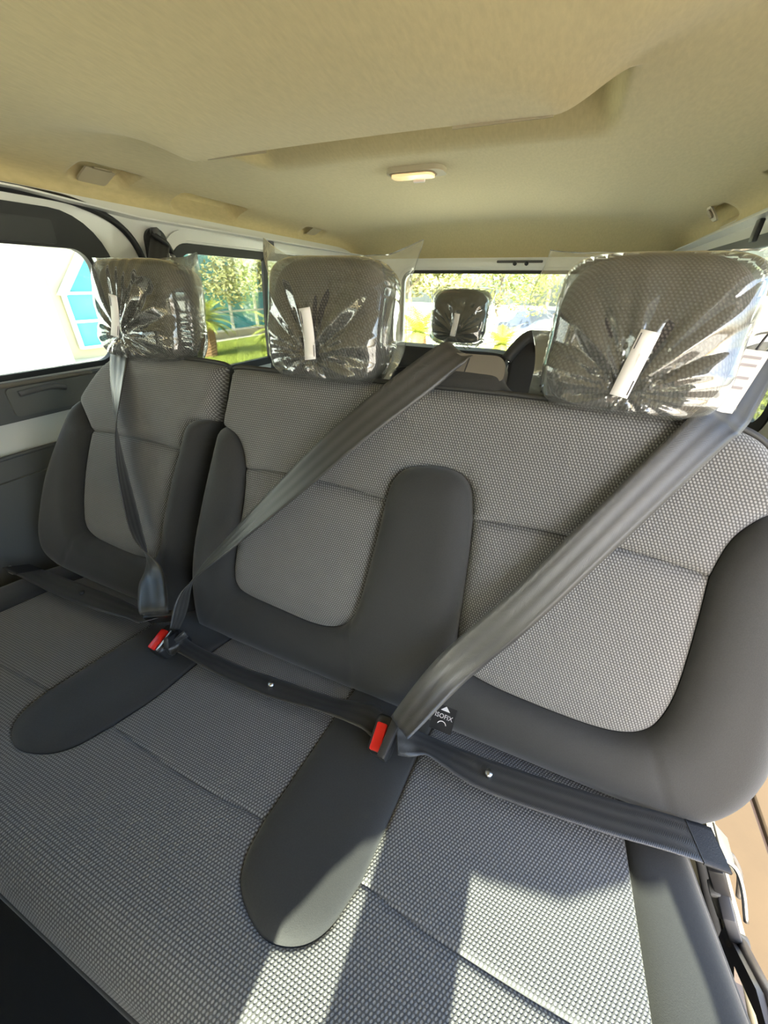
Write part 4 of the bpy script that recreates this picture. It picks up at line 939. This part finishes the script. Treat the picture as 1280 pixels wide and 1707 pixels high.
def leaves(name, blobs, n, size, mat, par, rng, droop=0.0):
    V, F = [], []
    for k in range(n):
        c, r = blobs[rng.randrange(len(blobs))]
        d = Vector((rng.gauss(0, 1), rng.gauss(0, 1), rng.gauss(0, 1))).normalized() * (rng.random() ** 0.4)
        p = Vector((c[0] + d.x * r[0], c[1] + d.y * r[1], c[2] + d.z * r[2]))
        a = Vector((rng.gauss(0, 1), rng.gauss(0, 1), rng.gauss(0, 0.7) - droop)).normalized(); b = a.orthogonal().normalized()
        s = size * rng.uniform(0.6, 1.3); i = len(V)
        V += [p, p + a * s * 0.5 + b * s * 0.22, p + a * s, p + a * s * 0.5 - b * s * 0.22]
        F.append((i, i + 1, i + 2, i + 3))
    return tag(mesh(name, V, F, mat, par, False), kind='stuff')
def tree(name, label, base, h, spread, n, size, mat, seed, bark='bark2', group=None, trunk=0.12, low=0.45):
    rng = random.Random(seed); t = thing(name, label, 'tree', base, group); b = Vector(base)
    top = b + Vector((rng.uniform(-0.3, 0.3), rng.uniform(-0.3, 0.3), h * 0.75))
    tube('trunk', [b - Vector((0, 0, 0.05)), b + (top - b) * 0.35 + Vector((0.12, 0.1, 0)), top], lambda q: trunk * (1 - 0.7 * q), M[bark], t, 8)
    blobs = []
    for k in range(9):
        an = k * 2.4; q = b + Vector((math.cos(an) * spread * rng.uniform(0.3, 0.8), math.sin(an) * spread * rng.uniform(0.3, 0.8), h * rng.uniform(low + 0.08, 0.95)))
        blobs.append((q, (spread * 0.48, spread * 0.48, h * 0.2)))
        s0 = b + (top - b) * rng.uniform(0.4, 0.9)
        tube('branch', [s0, (s0 + q) / 2 + Vector((0, 0, 0.1)), q], lambda q_: trunk * 0.35 * (1 - 0.7 * q_), M[bark], t, 6, 4)
    leaves('foliage', blobs, n, size, mat, t, rng)
    return t
def cycad(label, base, h, fr, n, seed, group=None, r=0.16):
    rng = random.Random(seed); t = thing('cycad_palm', label, 'palm', base, group); b = Vector(base)
    # scaly trunk
    V, F = [], []; m = 14; k = 26
    for i in range(k + 1):
        q = i / k
        for j in range(m):
            a = 2 * math.pi * (j + 0.5 * (i % 2)) / m; rr = r * (0.85 + 0.25 * math.sin(q * 3)) * (1.0 + 0.16 * ((i + j) % 2))
            V.append(b + Vector((math.cos(a) * rr, math.sin(a) * rr, q * h)))
    for i in range(k):
        for j in range(m): F.append((i * m + j, i * m + (j + 1) % m, (i + 1) * m + (j + 1) % m, (i + 1) * m + j))
    mesh('trunk', V, F, M['bark'], t, False)
    for i in range(n):
        an = i * 2.39996; el = math.radians(75 - 80 * (i / n)); L = fr * rng.uniform(0.85, 1.1)
        d = Vector((math.cos(an), math.sin(an), 0)); V, F = [], []; P = []
        p = b + Vector((0, 0, h)); e = el
        for s in range(11):
            P.append(p.copy()); p = p + (d * math.cos(e) + Vector((0, 0, math.sin(e)))) * L / 10; e -= math.radians(7)
        sd_ = Vector((-d.y, d.x, 0))
        for s in range(1, 11):
            tdir = (P[s] - P[s - 1]).normalized(); lf = fr * 0.26 * math.sin(min(1, (s + 1.2) / 11) * math.pi * 0.93 + 0.15)
            for g in (0.0, 0.5):
                c = P[s - 1] + (P[s] - P[s - 1]) * g
                for sg_ in (-1, 1):
                    tip = c + (sd_ * sg_ * 0.85 + tdir * 0.6 - Vector((0, 0, 0.12))) * lf; ii = len(V)
                    V += [c - tdir * 0.018, tip, c + tdir * 0.024]; F.append((ii, ii + 1, ii + 2))
        ii = len(V); w = sd_ * 0.006
        for q in P: V += [q - w, q + w]
        for s in range(10): F.append((ii + 2 * s, ii + 2 * s + 1, ii + 2 * s + 3, ii + 2 * s + 2))
        mesh('frond', V, F, M['leaf_palm'], t, False)
    return t
# lawn strip and plants on the left
lw = plate('lawn', [(-9.6, 7.3), (-6.2, 7.0), (-5.9, 11), (-7.0, 18), (-10.2, 18)], [], lambda x, y, h: (x, y, GZ + 0.03 + 0.02 * math.sin(x * 3) + h), 0.05, M['grass'], None, 0.5)
tag(lw, kind='structure')
rng = random.Random(4); GV, GF = [], []
for k in range(9000):
    x = rng.uniform(-9.4, -6.4); y = rng.uniform(7.4, 14); hgt = rng.uniform(0.03, 0.09); a = rng.uniform(0, 6.28); i = len(GV)
    GV += [(x, y, GZ + 0.02), (x + 0.012 * math.cos(a), y + 0.012 * math.sin(a), GZ + 0.02), (x + rng.uniform(-0.03, 0.03), y + rng.uniform(-0.03, 0.03), GZ + 0.03 + hgt)]; GF.append((i, i + 1, i + 2))
tag(mesh('grass_blades', GV, GF, M['grass'], lw, False), kind='stuff')
cycad('yellow green cycad with a stout brown trunk on the lawn', (-7.9, 7.95, GZ), 0.85, 0.95, 34, 1, None, 0.17)
cycad('dull green cycad at the lawn edge without a tall trunk', (-6.7, 9.3, GZ), 0.55, 0.95, 26, 2, None, 0.15)
tree('olive_tree', 'olive tree with fine grey green leaves behind the cycad', (-8.5, 11.3, GZ), 3.4, 1.6, 9500, 0.14, M['leaf_olive'], 5, low=0.26)
tree('olive_tree', 'second olive tree with a leaning trunk near the building corner', (-8.0, 15.2, GZ), 3.8, 1.6, 5200, 0.14, M['leaf_olive'], 9, low=0.24)
tree('broadleaf_tree', 'broad green tree standing beyond the tailgate window', (-4.6, 13.4, GZ), 4.6, 2.0, 6500, 0.20, M['leaf_olive'], 21, low=0.30)
tree('broadleaf_tree', 'looser pale tree beyond the lone rear headrest', (-3.0, 20.5, LZ), 6.4, 2.3, 4500, 0.22, M['leaf_green'], 22, low=0.34)
cycad('wide cycad close behind the van to the left of the rear headrest', (-2.75, 9.3, GZ), 0.75, 1.05, 30, 6, None, 0.16)
cycad('low cycad in front of the parked cars', (-1.15, 11.5, GZ), 0.35, 0.95, 30, 7, None, 0.16)
# hedge along the right
hg = thing('hedge', 'clipped yellow green hedge seen through the right rear window', 'hedge', (4.2, 7.5, GZ))
leaves('foliage', [((x, y, GZ + 0.45), (0.6, 0.7, 0.60)) for x in (3.0, 3.8, 4.6) for y in (6.2, 7.2, 8.2, 9.4, 10.8)], 6500, 0.10, M['leaf_green'], hg, random.Random(3))
tube('stem', [(3.8, 7.5, GZ), (3.8, 7.5, GZ + 0.5)], 0.05, M['bark2'], hg, smooth_path=False)

# far palm and parked cars behind
def far_palm(base, h, label, seed):
    rng = random.Random(seed); t = thing('tall_palm', label, 'palm', base); b = Vector(base)
    tube('trunk', [b, b + Vector((0.1, 0, h * 0.5)), b + Vector((0, 0, h))], lambda q: 0.16 - 0.05 * q, M['bark2'], t, 8)
    for i in range(16):
        an = i * 2.4; d = Vector((math.cos(an), math.sin(an), 0)); e = math.radians(55 - 90 * i / 16); p = b + Vector((0, 0, h)); P = []
        for s in range(8): P.append(p.copy()); p = p + (d * math.cos(e) + Vector((0, 0, math.sin(e)))) * 0.22; e -= math.radians(14)
        sd_ = Vector((-d.y, d.x, 0)); V, F = [], []
        for s in range(1, 8):
            for sg_ in (-1, 1):
                ii = len(V); V += [P[s - 1], P[s], P[s] + sd_ * sg_ * 0.28 - Vector((0, 0, 0.18))]; F.append((ii, ii + 1, ii + 2))
        mesh('frond', V, F, M['leaf_olive'], t, False)
far_palm((-1.6, 36, LZ), 4.6, 'tall slender palm far behind the parked cars', 3)
def car(name, label, pos, yaw, L, Wd, prof, roofz, wins, mat):
    t = thing(name, label, 'car', (pos[0], pos[1], LZ)); R = Matrix.Rotation(yaw, 3, 'Z'); O = Vector((pos[0], pos[1], LZ))
    fn = lambda sgn, yy: (lambda x, z, h: tuple(O + R @ Vector((x, yy + sgn * h - (0.10 * max(0, z - 0.95) * sgn), z))))
    body = plate('body', cv(prof, 5), [], fn(1, Wd / 2), Wd, mat, t, 0.25)
    for w in wins:
        for sgn in (-1, 1): plate('side_window', w, [], fn(sgn, sgn * (Wd / 2 + 0.006)), 0.004, M['black_glass'], t, 0.4)
    for x in (-L * 0.31, L * 0.31):
        for sgn in (-1, 1):
            c0 = O + R @ Vector((x, sgn * (Wd / 2 - 0.18), 0.32)); c1 = O + R @ Vector((x, sgn * (Wd / 2 + 0.015), 0.32))
            wh = tube('wheel', [c0, c1], 0.32, M['rubber'], t, 20, smooth_path=False)
            tube('hub', [c1, c1 + (c1 - c0).normalized() * 0.01], 0.19, M['steel'], wh, 14, smooth_path=False)
    return t
M['black_glass'] = simple('tinted_car_glass', (0.05, 0.07, 0.08), 0.05, spec=0.6)
M['car_white'] = simple('white_car_paint', (0.85, 0.85, 0.85), 0.25, coat=1.0)
M['car_dark'] = simple('dark_car_paint', (0.06, 0.07, 0.10), 0.2, coat=1.0)
pr = [(-2.1, 0.30), (-2.15, 0.65), (-1.95, 0.92), (-1.35, 1.02), (-0.75, 1.45), (0.3, 1.52), (1.2, 1.42), (1.85, 1.02), (2.08, 0.90), (2.12, 0.45), (2.0, 0.28), (0, 0.24)]
car('parked_car', 'white hatchback parked behind the low cycad', (-0.5, 26.5), 0.15, 4.2, 1.75, pr, 1.5, [[(-1.15, 1.02), (-0.1, 1.05), (-0.1, 1.42), (-0.68, 1.38)], [(0.0, 1.05), (1.5, 1.05), (1.1, 1.36), (0.0, 1.43)]], M['car_white'])
pv = [(-2.3, 0.32), (-2.35, 0.8), (-2.2, 1.05), (-1.6, 1.15), (-1.0, 1.78), (0.2, 1.86), (1.9, 1.84), (2.25, 1.7), (2.32, 0.9), (2.3, 0.35), (0, 0.28)]
car('parked_van', 'dark people carrier parked beyond the white hatchback', (-1.9, 31.5), 0.1, 4.7, 1.9, pv, 1.85, [[(-1.45, 1.18), (-0.4, 1.2), (-0.4, 1.68), (-0.95, 1.66)], [(-0.3, 1.2), (0.9, 1.2), (0.9, 1.72), (-0.3, 1.70)], [(1.0, 1.2), (2.1, 1.2), (2.0, 1.70), (1.0, 1.72)]], M['car_dark'])
